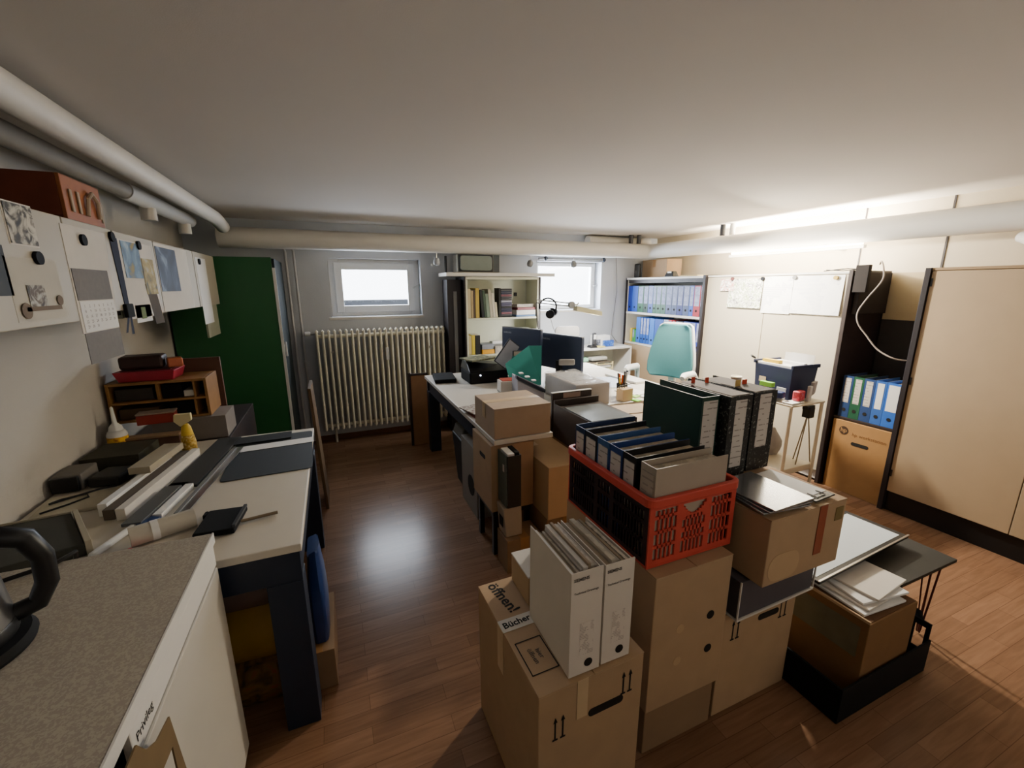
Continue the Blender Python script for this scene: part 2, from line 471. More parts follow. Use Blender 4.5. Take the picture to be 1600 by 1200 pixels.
# ------------------------------------------------------------------ tall green cabinet in the corner
t = thing('cabinet', 'tall dark green metal cabinet in the back corner beside the radiator', 'cabinet', (-.785, 3.96, 0))
bx('body', M_GREENC, -.34, .375, 0, .62, 0.02, 1.80, t, .004)
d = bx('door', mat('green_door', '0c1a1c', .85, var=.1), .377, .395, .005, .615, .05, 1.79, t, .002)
bx('handle', M_WHITEFR, .396, .41, .05, .065, 1.0, 1.12, d, .003)
bx('edge_strip', M_WHITEFR, .376, .397, -.003, .003, .1, 1.72, t, 0)
# chipboard sheets leaning near the radiator
tag(MB().hexa([(-.165, 3.1, 0), (-.145, 3.1, 0), (-.145, 3.4, 0), (-.165, 3.4, 0), (-.20, 3.1, .9), (-.18, 3.1, .9), (-.18, 3.4, .9), (-.20, 3.4, .9)]).build('chipboard_sheet', mat('chipboard', '5c4830', .8, var=.15), bev=.002),
    'upright chipboard sheet seen edge on, behind the white work table', 'board')
t = thing('chipboard_sheet', 'brown chipboard sheet with a dark frame standing against the radiator beside the desk', 'board', (.72, 4.12, 0))
bx('panel', mat('chipboard_b', '8f6a48', .8, var=.12), -.07, .085, 0, .016, 0.005, .72, t)
MB().box(-.095, -.071, -.004, .02, 0.005, .75).box(-.071, .09, -.004, .02, .722, .74).build('edge_frame', M_DARKWOOD, t)

# ------------------------------------------------------------------ wall cupboards with pinned sheets (left wall)
PX = -.78
M_METALW = mat('white_enamel', 'aca594', .6, var=.05, scale=5)
t = thing('wall_cupboard', 'shallow white wall cupboard carrying the sketch sheets and the red crate', 'cupboard', (-.96, 1.65, 1.46))
bx('body', M_METALW, -.175, .16, -.6, .25, 0, .335, t)
bx('door', M_METALW, .162, .18, -.6, .25, 0, .335, t, .003)
bx('door', M_METALW, .162, .18, .256, .60, .02, .335, t, .003)
bx('side_shelf', mat('dark_shelf', '3a342c', .8), -.175, .16, .252, .60, .0, .335, t)
t = thing('wall_cupboard', 'long wall cupboard carrying the lanyard and the mountain calendar, beside the green cabinet', 'cupboard', (-.96, 3.05, 1.445))
bx('body', mat('pale_green_enamel', '9a9c88', .6, var=.06), -.175, .16, -.79, .84, 0, .35, t)
bx('end_panel', mat('pale_green_enamel', ''), .145, .158, .50, .83, -.22, -.001, t)
for y0, y1 in ((-.79, -.36), (-.355, .30), (.305, .84)):
    bx('door', M_METALW, .162, .18, y0 + .003, y1 - .003, .002, .348, t, .003)

def sheet(name, label, cat, y0, y1, z0, z1, m, x=PX - .0004, tilt=0., parent=None, th=.0012, skew=0.):
    """a flat sheet hanging on the cupboard front: local x to the right seen from the room (+y), local z up"""
    o = MB()
    o.add([(0, y0, z0), (0, y1, z0), (tilt * 0 + th, y1, z0), (th, y0, z0), (0, y0 + skew, z1), (0, y1 + skew, z1), (th, y1 + skew, z1), (th, y0 + skew, z1)],
          [(0, 3, 2, 1), (4, 5, 6, 7), (0, 1, 5, 4), (1, 2, 6, 5), (2, 3, 7, 6), (3, 0, 4, 7)])
    q = o.build(name, m, parent)
    if parent is None:
        q.location = (x, 0, 0); tag(q, label, cat)
    else:
        q.location = (x, 0, 0)
    return q
t = thing('picture_sheet', 'ink drawing of a figure in a dark border, above the pale sketch sheet', 'picture', (PX - .0005, 1.68, 1.685))
sheet('paper', '', '', -.06, .07, 0, .115, M_PAPER, 0, parent=t)
sheet('ink_drawing', '', '', -.055, .065, .004, .111, blotch('ink_drawing', ['1c1a16', '3a362e', 'b8b2a2', 'c8c2b2'], 22), .002, parent=t)
t = thing('picture_sheet', 'black picture with a pale yellow bloom at the edge of the frame', 'picture', (PX - .0005, 1.54, 1.55))
sheet('print', '', '', -.09, .045, 0, .13, blotch('black_flower', ['0e100c', '12140e', '1a1a10', 'b0963a'], 9, detail=1), 0, parent=t)
t = thing('picture_sheet', 'pale sketch sheet of a figure on a cart, hung under the ink drawing', 'picture', (PX - .0005, 1.70, 1.478))
sheet('paper', '', '', -.125, .115, 0, .175, mat('pale_sketch', 'b8b4a8', .85, var=.05), 0, parent=t)
sheet('sketch', '', '', -.06, .02, .03, .10, blotch('sketch_ink', ['241c14', '5a4c3c', 'a8a498', 'b8b4a8'], 30), .002, parent=t)
q = MB().cyl((0.003, -.085, .03), (0.005, -.085, .03), .022, n=16).box(.003, .005, -.085, .085, .028, .04).cyl((0.003, .085, .055), (.005, .085, .055), .015, n=16)
q.build('sketched_cart', mat('sketch_brown', '6a5a48', .8), t)
M_CALG = mat('calendar_grey', '6e6a66', .8, var=.15, scale=60)
t = thing('wall_calendar', 'long three-part paper calendar with a grey picture and a month grid', 'calendar', (PX - .0005, 2.02, 1.318))
q = MB().add([(0, -.14, .1), (0, .13, .1), (.0, .165, .455), (.0, -.135, .455), (.002, -.14, .1), (.002, .13, .1), (.002, .165, .455), (.002, -.135, .455)],
             [(0, 3, 2, 1), (4, 5, 6, 7), (0, 1, 5, 4), (1, 2, 6, 5), (2, 3, 7, 6), (3, 0, 4, 7)]).build('calendar_sheet', M_PAPER, t)
MB().box(.0022, .004, -.13, .12, .21, .315).build('picture', M_CALG, t)
g = MB().box(.0022, .004, -.125, .125, .103, .207).build('month_grid', M_PAPERW, t)
text_grid([[str(r_ * 7 + k + 1) if r_ * 7 + k < 31 else '' for k in range(7)] for r_ in range(5)], .015, .033, .0175, M_INKG, g, (.0045, 0, .155), 'right')
MB().box(.002, .004, -.135, .125, -.005, .1).build('lower_sheet', M_CALG, t)
t = thing('poster', 'small poster with a pale blue sky picture and yellow patch', 'poster', (PX - .0005, 2.44, 1.60))
sheet('paper', '', '', -.20, .21, -.16, .165, M_PAPER, 0, parent=t)
sheet('picture', '', '', -.13, .05, 0.01, .16, blotch('sky_picture', ['8a7a2c', '3c5a78', '6c88a0', '9cacb8'], 9), .002, parent=t)
sheet('picture', '', '', .06, .2, -.06, .1, blotch('yellow_picture', ['3c4430', '7a6a28', 'a08c40', 'b0a888'], 12), .002, parent=t)
t = thing('wall_calendar', 'calendar page with a dark blue mountain picture next to the poster', 'calendar', (PX - .0005, 2.95, 1.45))
sheet('paper', '', '', -.26, .27, 0, .335, M_PAPER, 0, parent=t)
sheet('picture', '', '', -.25, .05, .10, .32, blotch('mountain_picture', ['0c1830', '16243c', '2c3c58', '76849a'], 5), .002, parent=t)
t = thing('paper_sheet', 'bright white narrow sheet hanging at the cupboard end beside the green cabinet', 'paper', (PX - .0005, 3.5, 1.33))
sheet('paper', '', '', -.10, .14, 0, .43, M_PAPERW, 0, parent=t)
t = thing('lanyard', 'dark blue lanyard looped over a magnet on the wall cupboard', 'lanyard', (PX - .0045, 2.25, 1.39))
MB().hexa([(.004, -.025, .37), (.004, .03, .37), (.007, .03, .37), (.007, -.025, .37), (.004, -.02, .37), (.004, .02, .375), (.007, .02, .375), (.007, -.02, .375)]).add(
    [(.004, -.03, .375), (.004, .035, .375), (.004, .03, .11), (.004, -.01, .11), (.007, -.03, .375), (.007, .035, .375), (.007, .03, .11), (.007, -.01, .11)],
    [(0, 3, 2, 1), (4, 5, 6, 7), (0, 1, 5, 4), (1, 2, 6, 5), (2, 3, 7, 6), (3, 0, 4, 7)]).build('strap', mat('lanyard_cloth', '141c34', .85), t)
MB().box(.004, .018, -.03, .04, .06, .115).build('buckle', M_MATBLACK, t, bev=.004)
MB().add([(.006, -.05, 0), (.006, -.03, 0), (.006, .02, .07), (.006, .0, .075)], [(0, 1, 2, 3)]).add([(.006, .005, -.01), (.006, .03, -.01), (.006, .035, .07), (.006, .015, .07)], [(0, 1, 2, 3)]).build('loose_end', mat('lanyard_cloth', ''), t)
t = thing('playing_card', 'small white card with a green square pinned below the poster', 'card', (PX - .0005, 2.42, 1.42))
sheet('paper', '', '', -.085, .09, 0, .075, M_PAPERW, 0, parent=t)
sheet('green_square', '', '', -.03, .02, .015, .065, mat('card_green', '5a6a30', .8), .002, parent=t)
sheet('paper_sheet', 'dark brown slanted sheet hanging between the card and the mountain calendar', 'paper', 2.545, 2.66, 1.40, 1.585, mat('brown_sheet', '4a4034', .85), PX - .0004, skew=-.05)
for y, z, lab in ((2.005, 1.732, 'round black magnet holding the three-part calendar'), (1.721, 1.655, 'round black magnet holding the pale sketch sheet'),
                  (2.235, 1.766, 'round black magnet holding the blue lanyard'), (2.492, 1.755, 'round black magnet on the sky poster'),
                  (3.47, 1.735, 'small black magnet holding the narrow white sheet')):
    tag(MB().cyl((-.0048, 0, 0), (.006, 0, 0), .019, n=20).build('magnet', M_MAG, loc=(PX + .004, y, z), smooth=True), lab, 'magnet')
# crate on the cupboards
t = thing('storage_crate', 'orange red wooden crate with white rope handle on top of the wall cupboard', 'crate', (-.95, 2.135, 1.797))
M_CRATEW = mat('crate_wood', '6c3420', .7, var=.2)
M_CRATEO = mat('crate_wood_orange', '94562c', .65, var=.2)
b = MB(); b.box(-.15, .138, -.135, .135, 0, .012); b.box(-.15, .138, -.135, -.123, .0125, .148); b.box(-.15, .138, .123, .135, .0125, .148); b.box(-.15, -.138, -.122, .122, .0125, .14)
b.build('crate_body', M_CRATEW, t, bev=.002)
bx('side_panel', M_CRATEO, .1385, .15, -.135, .135, 0, .148, t)
rope = mat('pale_rope', 'a89884', .8)
for y in (-.10, -.05): MB().box(.151, .156, y, y + .014, .03, .105).build('batten', rope, t, bev=.002)
MB().tube([(.155, -.0, .03), (.16, .01, .09), (.16, .045, .115), (.16, .08, .09), (.155, .09, .03)], .007, 8).build('handle', rope, t, smooth=True)
bx('label_strip', rope, .151, .154, .115, .13, .02, .09, t, 0)

# ------------------------------------------------------------------ white work table at the left
t = thing('work_table', 'white topped work table with navy legs along the left wall', 'table', (-.56, 2.07, 0))
bx('tabletop', mat('table_white', 'c9c2b4', .5, var=.03), -.565, .396, -.64, .65, .712, .74, t, .003)
bx('apron', M_NAVY, -.39, .388, -.632, -.60, .60, .711, t); bx('apron', M_NAVY, .356, .388, -.598, .62, .62, .711, t)
bx('apron', M_NAVY, -.39, .388, .621, .64, .62, .711, t)
for x in (-.39, .278):
    for y in (-.632, .53):
        bx('leg', M_NAVY, x, x + .11, y + .0, y + .10, 0, .599 if y < 0 else .61, t)
t = thing('sideboard', 'added low dark sideboard behind the work table carrying the wooden drawer organiser', 'cabinet', (-.80, 3.12, 0))  # added, mostly hidden base for the organiser
bx('body', M_DARKWOOD, -.32, .20, -.38, .42, .02, .735, t)
bx('plinth', M_BLACK, -.31, .19, -.37, .41, 0, .02, t)

# things on the table
def slab(name, label, cat, cx, cy, w_, d_, z0, h, m, rz=0., bev=.0015, r=0.):
    if r: o = MB().prism(rrect(w_, d_, r), 0, h).build(name, m, bev=bev)
    else: o = MB().box(-w_ / 2, w_ / 2, -d_ / 2, d_ / 2, 0, h).build(name, m, bev=bev)
    o.location = (cx, cy, z0); o.rotation_euler = (0, 0, rz)
    return tag(o, label, cat)
ZT = .7415
M_MATG = mat('cutting_mat', '2a2f33', .75, var=.1)
slab('cutting_mat', 'wide dark cutting mat lying at the far edge of the work table', 'mat', -.345, 2.36, .37, .58, ZT, .003, M_MATG, R(2), r=.02)
slab('paper_strip', 'white paper strip lying across the dark cutting mat', 'paper', -.33, 2.475, .345, .085, ZT + .0045, .001, M_PAPERW, R(4))
slab('cutting_mat', 'small black mat at the far table corner overlapping the wide mat', 'mat', -.43, 2.60, .31, .115, ZT + .006, .006, mat('black_mat', '0f1211', .8, var=.1), R(3))
slab('drawing_board', 'dark brown slanted drawing board lying beside the steel ruler', 'board', -.62, 2.37, .11, .62, ZT, .012, mat('dark_board', '2c2a24', .7, var=.15), R(-6))
t = thing('steel_ruler', 'long steel cutting ruler lying alongside the cutting mat', 'ruler', (-.548, 2.12, ZT + .0135), R(-6))
bx('blade', M_STEEL, -.022, .022, -.36, .36, 0, .003, t, .0005); bx('grip', M_GREY, -.020, -.004, -.34, .34, .0032, .008, t)
t = thing('tool_pouch', 'black notebook pouch lying open on the work table', 'pouch', (-.43, 1.67, ZT), R(-5))
b = MB().box(-.065, .06, -.085, .085, 0, .02).build('cover', M_MATBLACK, t, bev=.006)
MB().box(.052, .062, -.075, .075, .021, .03).build('spine_strip', M_DGREY, t)
MB().box(-.078, -.066, .05, .085, .0, .018).build('flap', M_MATBLACK, t, bev=.004)
tag(MB().cyl((-.37, 1.652, ZT + .007), (-.255, 1.672, ZT + .007), .006, n=10).build('pencil', mat('pencil_wood', '7a6a54', .6), smooth=True), 'brown pencil lying beside the black pouch', 'pencil')
t = thing('paper_roll', 'rolled cream paper lying at the near end of the work table', 'paper roll', (-.625, 1.648, ZT + .033), R(-66))
MB().cyl((0, -.055, 0), (0, .12, 0), .032, n=20).build('roll', mat('cream_paper', 'bab4a6', .8), t, smooth=True)
MB().cyl((0, .0, 0), (0, .02, 0), .0335, n=20).build('paper_band', M_PAPERW, t, smooth=True)
slab('sticky_note', 'bright pink sticky note beside the paper roll', 'note', -.66, 1.55, .06, .07, ZT + .0, .014, mat('pink_paper', 'e0607c', .7), R(-30))
DG = -8
slab('flat_file', 'white paper pad at the wall side of the long diagonal pile', 'folder', -.815, 2.14, .03, .48, ZT, .05, M_PAPERW, R(DG))
slab('flat_file', 'grey brown flat file beside the white pad in the diagonal pile', 'folder', -.776, 2.16, .036, .60, ZT, .04, mat('file_brown', '5c5246', .7), R(DG))
slab('flat_file', 'pale cream edged file in the middle of the diagonal pile', 'folder', -.733, 2.15, .03, .62, ZT, .045, M_PAPER, R(DG))
slab('flat_file', 'cream box file lying on the far end of the diagonal pile', 'folder', -.80, 2.32, .08, .30, ZT + .051, .03, mat('file_cream', 'a49a84', .7), R(DG))
slab('folder', 'navy blue folder under the grey plastic folder on the work table', 'folder', -.69, 1.95, .07, .32, ZT, .012, mat('navy_folder', '1c2848', .5), R(DG))
slab('folder', 'grey plastic folder lying over the navy folder', 'folder', -.695, 1.90, .06, .30, ZT + .013, .012, mat('grey_folder', '585a5c', .4), R(DG))
slab('document', 'white printed pages beside the grey folder', 'paper', -.64, 1.93, .03, .26, ZT, .02, M_PAPERW, R(DG))
slab('document', 'blue and white brochure lying near the paper roll', 'paper', -.668, 1.76, .04, .06, ZT, .02, mat('blue_brochure', '26406c', .4), R(-30))
slab('paper_roll', 'narrow white paper tube pointing at the counter', 'paper roll', -.735, 1.68, .022, .19, ZT, .02, M_PAPERW, R(-18), bev=.008)
t = thing('paper_tray', 'dark flat box with pale rims lying by the wall beside the kettle', 'tray', (-.957, 1.72, ZT))
MB().prism([(-.17, .14), (.03, .165), (.17, -.095), (-.10, -.20), (-.17, -.15)], 0, .042).build('tray_body', mat('tray_grey', '3a3a33', .7, var=.1), t, bev=.003)
MB().prism([(.032, .168), (.046, .172), (.187, -.093), (.173, -.10)], 0, .05).build('rim', mat('pale_rim', 'a8a08c', .7), t, bev=.001)
MB().prism([(-.17, .1405), (.03, .1655), (.03, .171), (-.17, .146)], 0, .047).build('rim', mat('pale_rim', ''), t)
slab('cream_sheet', 'cream sheet lying by the wall under a looped cable', 'paper', -.985, 2.06, .22, .17, ZT, .012, mat('cream_sheet', 'b6ae98', .85), R(6))
tag(MB().tube([(-1.06, 1.98, .759), (-1.0, 2.03, .7595), (-.96, 2.08, .759), (-.98, 2.12, .759), (-1.05, 2.09, .759), (-1.06, 2.04, .767), (-.94, 2.13, .767), (-.90, 2.16, .760)], .004, 6).build('cable', M_BLACK, smooth=True),
    'thin black cable looping over the cream sheet', 'cable')
slab('adapter', 'dark desk telephone base between the cream sheet and the stack', 'device', -.95, 2.27, .12, .13, ZT, .045, mat('dark_device', '1d1d1a', .6), R(-12), bev=.01)
slab('document_box', 'low olive document box along the wall behind the grey loudspeaker', 'box', -1.0, 2.51, .22, .22, ZT, .07, mat('olive_box', '3c3a2c', .8, var=.15), R(-3))
t = thing('loudspeaker', 'small grey box loudspeaker lying by the wall on the table', 'loudspeaker', (-1.08, 2.27, ZT))
bx('housing', mat('speaker_grey', '6c6862', .6), -.05, .05, -.055, .085, 0, .07, t, .006); bx('grille', M_BLACK, -.045, .045, -.075, -.057, .004, .066, t, .004)
t = thing('document_box', 'brown lidded carton lying behind the diagonal stack near the drawer organiser', 'box', (-.93, 2.68, ZT))
bx('box_body', mat('brown_lid', '5c4034', .8, var=.2), -.12, .12, -.02, .03, 0, .06, t); bx('lid', M_CARD2, -.122, .122, -.022, .032, .061, .075, t)
# glue bottle, spray bottle
t = thing('glue_bottle', 'white glue bottle with long pointed nozzle and yellow label by the wall', 'bottle', (-1.07, 2.68, ZT))
MB().lathe([(.04, 0), (.042, .01), (.042, .10), (.036, .115), (.03, .12)], n=20).build('bottle', M_WHITEFR, t, smooth=True)
MB().lathe([(.0425, .012), (.0425, .09)], n=20).build('label', blotch('glue_label', ['7a3a20', 'c89020', 'e0b020', 'e0b020'], 30), t, smooth=True)
MB().lathe([(.03, .121), (.026, .14), (.01, .16), (.006, .24), (.001, .245)], n=14).build('nozzle', M_PAPERW, t, smooth=True)
t = thing('spray_bottle', 'yellow spray bottle with cream trigger head standing on the work table', 'bottle', (-.735, 2.53, ZT))
MB().lathe([(.028, 0), (.032, .01), (.032, .06), (.026, .10), (.02, .14), (.012, .155)], n=18).build('bottle', M_YELLOW, t, smooth=True)
MB().lathe([(.0325, .02), (.0325, .06), (.0265, .1)], n=18).build('label', blotch('spray_label', ['6a5a20', 'b89020', 'd8c890'], 40), t, smooth=True)
MB().prism([(-.045, 0), (-.02, -.03), (.03, .0), (.03, .035), (-.04, .035)], -.012, .012, M=Matrix.Translation((0, 0, .175)) @ Matrix.Rotation(PI / 2, 4, 'X')).build('trigger_head', mat('cream_head', 'd8cc9c', .5), t, bev=.003)
# wooden organiser on grey box
slab('storage_box', 'grey cardboard box under the wooden organiser', 'box', -.78, 2.87, .34, .23, .737, .128, mat('grey_box', '77706a', .8, var=.1), R(0))
M_PINE = mat('pine_wood', '8c6434', .6, var=.2, scale=20)
t = thing('drawer_organiser', 'small open pine organiser with compartments full of odds and ends', 'organiser', (-.90, 2.90, .866))
b = MB(); W_, D_, H_ = .22, .12, .215
b.box(-W_, W_, D_ - .006, D_, 0, H_).box(-W_, -W_ + .014, -D_, D_ - .0065, 0, H_).box(W_ - .014, W_, -D_, D_ - .0065, 0, H_)
b.box(-W_ + .0145, W_ - .0145, -D_, D_ - .0065, 0, .012).box(-W_ + .0145, W_ - .0145, -D_, D_ - .0065, H_ - .014, H_)
b.box(-W_ + .0145, W_ - .0145, -D_, D_ - .0065, .1, .112).box(-.01, .003, -D_, D_ - .0065, .1125, H_ - .0145).box(.15, .16, -D_, D_ - .0065, .0125, .0995).box(.155, .165, -D_, D_ - .0065, .1125, H_ - .0145)
b.build('carcass', M_PINE, t, bev=.0015)
for x0, x1, z0, z1, m in ((-.19, -.03, .116, .18, mat('odd_dark', '2c2620', .7)), (.01, .10, .116, .19, M_MATBLACK), (.105, .15, .116, .15, M_PAPER), (-.19, -.02, .016, .07, mat('odd_brown', '54402a', .7)), (.03, .145, .016, .09, M_MATBLACK)):
    bx('compartment_tray', m, x0, x1, -.10, .08, z0, z1, t)
slab('tin', 'red lidded tin pushed out of the lower compartment of the pine organiser', 'tin', -.91, 2.735, .16, .07, .868, .05, mat('tin_red', '8a2c20', .5, var=.1), R(4))
slab('storage_tin', 'grey lid lying on the red tin', 'lid', -.91, 2.737, .165, .074, .9195, .008, mat('lid_grey', '8a7a6c', .5), R(4))
t = thing('plastic_tray', 'crimson plastic tray on top of the pine organiser', 'tray', (-.945, 2.87, 1.082), R(-3))
MB().taper(.24, .14, .27, .17, 0, .055).build('tray_body', M_REDB, t, bev=.004); MB().box(-.11, .11, -.06, .06, .0555, .06).build('contents', mat('maroon', '4a1c1c', .7), t)
slab('leather_case', 'dark brown leather case lying on the crimson tray', 'case', -.97, 2.88, .19, .12, 1.1435, .07, mat('leather', '2e1a16', .5, var=.2), R(6), bev=.015)
slab('sweet_packet', 'small orange packet lying next to the leather case', 'packet', -.83, 2.87, .07, .06, 1.1435, .05, mat('orange_foil', 'b0603c', .35, var=.2), R(20), bev=.008)
slab('wooden_board', 'reddish wooden board standing behind the pine organiser', 'board', -.80, 3.065, .28, .02, .737, .42, mat('reddish_wood', '5a3a2c', .6, var=.15))

# kettle, worktop, fridge
t = thing('worktop', 'grey speckled worktop over the fridge at the left edge', 'worktop', (-.76, .75, .815))
bx('board', [M_FLECK][0], -.375, .365, -.9, .66, .002, .032, t, .002)
bx('edge_band', M_WHITE, .366, .370, -.9, .66, .001, .033, t, 0)
t = thing('fridge', 'white under-counter fridge with a badge strip below the worktop', 'fridge', (-.76, 1.09, 0))
bx('body', M_WHITE, -.36, .33, -.29, .31, .03, .812, t); bx('foot', M_BLACK, -.34, .31, -.28, .29, 0, .029, t); bx('gap_shade', M_BLACK, .331, .352, -.288, .308, .735, .75, t, 0)  # black strip painted in for the shade between door and badge strip
d = bx('door', mat('fridge_door', 'c2beb4', .35, var=.02), .353, .368, -.29, .31, .05, .738, t, .004)
b = bx('badge_strip', M_WHITE, .353, .3665, -.29, .31, .746, .811, t, .003)
text('Privileg', .026, M_INK, b, (.367, -.235, .777), 'right')
t = thing('shopping_bag', 'tall brown paper bag with torn handles standing in front of the fridge end', 'bag', (-.355, .68, .0))
M_BAG = mat('brown_bag', '6a5638', .8, var=.12)
MB().hexa([(-.015, -.2, 0), (.05, -.2, 0), (.05, .15, 0), (-.015, .15, 0), (-.012, -.2, .59), (.02, -.2, .59), (.02, .16, .59), (-.012, .16, .59)]).build('bag_body', M_BAG, t, bev=.006)
TX = Matrix(((0, 0, 1, 0), (1, 0, 0, 0), (0, 1, 0, 0), (0, 0, 0, 1)))
MB().prism([(-.2, .592), (.07, .592), (.11, .715), (.165, .708), (.165, .592), (.2, .592), (.178, .766), (.12, .778), (.083, .803), (.06, .842), (-.2, .842)], -.006, -.003, M=TX).build('handle', M_BAG, t)
t = thing('kettle', 'steel electric kettle with black handle on its round black base', 'kettle', (-.765, 1.07, .849), R(25))
MB().lathe([(.0, 0), (.125, 0), (.128, .008), (.12, .022), (.0, .026)], n=40).build('power_base', M_MATBLACK, t, smooth=True)
MB().lathe([(.096, .03), (.102, .035), (.102, .06), (.096, .14), (.082, .205), (.074, .212)], n=36).build('body', M_STEEL, t, smooth=True)
MB().lathe([(.104, .027), (.1045, .03), (.1045, .052), (.1025, .055)], n=36).build('bottom_ring', M_BLACK, t, smooth=True)
l = MB().lathe([(.075, .213), (.074, .225), (.05, .24), (.001, .244)], n=30).build('lid', M_BLACK, t, smooth=True)
MB().lathe([(.014, .243), (.018, .255), (.012, .264), (.001, .266)], n=16).build('lid_knob', M_BLACK, l, smooth=True)
MB().tube([(.06, 0, .228), (.10, 0, .232), (.14, 0, .21), (.158, 0, .16), (.155, 0, .10), (.135, 0, .06), (.085, 0, .05)], [.018, .022, .022, .02, .02, .02, .02], 10).build('handle', M_BLACK, t, smooth=True)
MB().add([(-.07, -.025, .2), (-.07, .025, .2), (-.105, 0, .215), (-.06, 0, .15)], [(0, 1, 2), (0, 2, 3), (1, 3, 2), (0, 3, 1)]).build('spout', M_STEEL, t)
tag(MB().tube([(-.86, 1.33, .855), (-.80, 1.36, .855), (-.74, 1.39, .855), (-.72, 1.44, .853), (-.76, 1.50, .752)], .006, 6).build('power_cable', M_BLACK, smooth=True), 'black power cord running off the back of the worktop', 'cord')

# bags under the table
def bag(label, cx, cy, w_, d_, z0, h, m, name='plastic_bag', seed=1):
    rr = random.Random(seed); b = MB(); n = 14; rings = 7
    vs = []
    for i in range(rings):
        u = i / (rings - 1); k = .86 + .2 * math.sin(PI * min(1, u * 1.15)) - .22 * u * u
        for j in range(n):
            a = 2 * PI * j / n
            ex = abs(math.cos(a)) ** .5 * math.copysign(1, math.cos(a)); ey = abs(math.sin(a)) ** .5 * math.copysign(1, math.sin(a))
            vs.append((w_ / 2 * ex * k * rr.uniform(.93, 1.0), d_ / 2 * ey * k * rr.uniform(.93, 1.0), h * u * (rr.uniform(.93, 1.) if u > .7 else 1)))
    fs = [(i * n + j, i * n + (j + 1) % n, (i + 1) * n + (j + 1) % n, (i + 1) * n + j) for i in range(rings - 1) for j in range(n)]
    fs += [tuple(range(n - 1, -1, -1)), tuple(range((rings - 1) * n, rings * n))]
    o = b.add(vs, fs).build(name, m, smooth=True); o.location = (cx, cy, z0)
    return tag(o, label, 'bag')
bag('dusky pink grey bag on top of the bag pile under the work table', -.385, 1.74, .30, .33, .42, .17, mat('pink_bag', '6c5850', .6, var=.15), seed=2)
bag('yellow plastic bag in the middle of the bag pile under the work table', -.375, 1.735, .30, .32, .20, .215, mat('yellow_bag', 'a07c1c', .5, var=.2), seed=3)
bag('brown printed bag at the bottom of the bag pile under the work table', -.375, 1.735, .30, .32, 0.001, .195, blotch('printed_bag', ['3c2a14', '6a4a1c', '7a5a24', '8a4a20'], 14), seed=4)
bag('blue shiny bag bulging out beside the near leg of the work table', -.155, 1.70, .07, .22, .18, .40, mat('blue_bag', '1c3468', .4, var=.2), seed=5)
t = thing('carton', 'plain carton under the blue bag beneath the work table', 'box', (-.165, 1.72, 0))
bx('box_body', M_CARD2, -.045, .055, -.15, .2, 0, .175, t); bx('tape', M_TAPE, -.012, .012, -.151, .201, .1755, .177, t, 0)

# ------------------------------------------------------------------ cardboard boxes
def carton(label, x0, x1, y0, y1, z0, z1, m=M_CARD, hole=None, tape=True, rz=0., flaps=True, tape_m=M_TAPE, name='cardboard_box', along='y'):
    cx, cy = (x0 + x1) / 2, (y0 + y1) / 2; w_, d_, h = x1 - x0, y1 - y0, z1 - z0
    t = thing(name, label, 'box', (cx, cy, z0), rz)
    ht = h - (.0045 if flaps else 0)
    body = bx('box_body', m, -w_ / 2, w_ / 2, -d_ / 2, d_ / 2, 0, ht, t, .003)
    if flaps:
        if along == 'y':
            bx('flap', m, -w_ / 2, -.0012, -d_ / 2 - .0005, d_ / 2 + .0005, ht + .0003, h, t, .001); bx('flap', m, .0012, w_ / 2, -d_ / 2 - .0005, d_ / 2 + .0005, ht + .0003, h, t, .001)
        else:
            bx('flap', m, -w_ / 2 - .0005, w_ / 2 + .0005, -d_ / 2, -.0012, ht + .0003, h, t, .001); bx('flap', m, -w_ / 2 - .0005, w_ / 2 + .0005, .0012, d_ / 2, ht + .0003, h, t, .001)
    if tape:
        if along == 'y': MB().box(-.026, .026, -d_ / 2 - .001, d_ / 2 + .001, h + .0002, h + .001).box(-.026, .026, -d_ / 2 - .0018, -d_ / 2 - .0008, h - .09, h + .001).build('packing_tape', tape_m, t)
        else: MB().box(-w_ / 2 - .001, w_ / 2 + .001, -.026, .026, h + .0002, h + .001).box(-w_ / 2 - .0018, -w_ / 2 - .0008, -.026, .026, h - .09, h + .001).build('packing_tape', tape_m, t)
    if hole:
        face, u, z, hw = hole
        poly = rrect(hw, .026, .012)
        if face == 'front': M = Matrix.Translation((u, -d_ / 2 - .0006, z)) @ Matrix.Rotation(PI / 2, 4, 'X')
        else: M = Matrix.Translation((-w_ / 2 - .0006, u, z)) @ Matrix.Rotation(-PI / 2, 4, 'Z') @ Matrix.Rotation(PI / 2, 4, 'X')
        MB().prism(poly, -.0008, .0008, M=M).build('handle_hole', M_INK, t)
    return t, w_, d_, h
# A: foreground removal box
t, w_, d_, h = carton('removal box in front marked for books, carrying the two white binders', .398, .745, .80, 1.262, 0, .53, M_CARD, hole=('front', .045, .40, .12), tape=False, rz=R(1.5))
text('öffnen!', .056, M_INK, t, (-.115, .145, h + .0008), 'top', spin=R(-80), bold=.001)
bt = bx('paper_tape', M_PAPER, -w_ / 2 - .001, .06, .0, .05, h + .0003, h + .0012, t, 0)
bx('paper_tape', M_CTAPE, -w_ / 2 - .0018, -w_ / 2 - .0006, .002, .048, h - .16, h + .0012, t, 0)
text('Bücher', .033, M_INK, bt, (-.118, .025, h + .0016), 'top', spin=R(3), bold=.0008)
b = MB(); zt = h + .0004
for a in ((-.16, -.075, -.17, -.167), (-.16, -.075, -.053, -.05), (-.16, -.157, -.17, -.05), (-.078, -.075, -.17, -.05)): b.box(a[0], a[1], a[2], a[3], zt, zt + .0006)
b.build('printed_frame', M_INK, t)
text('hier\nöffnen', .022, M_INKG, t, (-.117, -.11, zt + .0006), 'top', spin=R(-85))
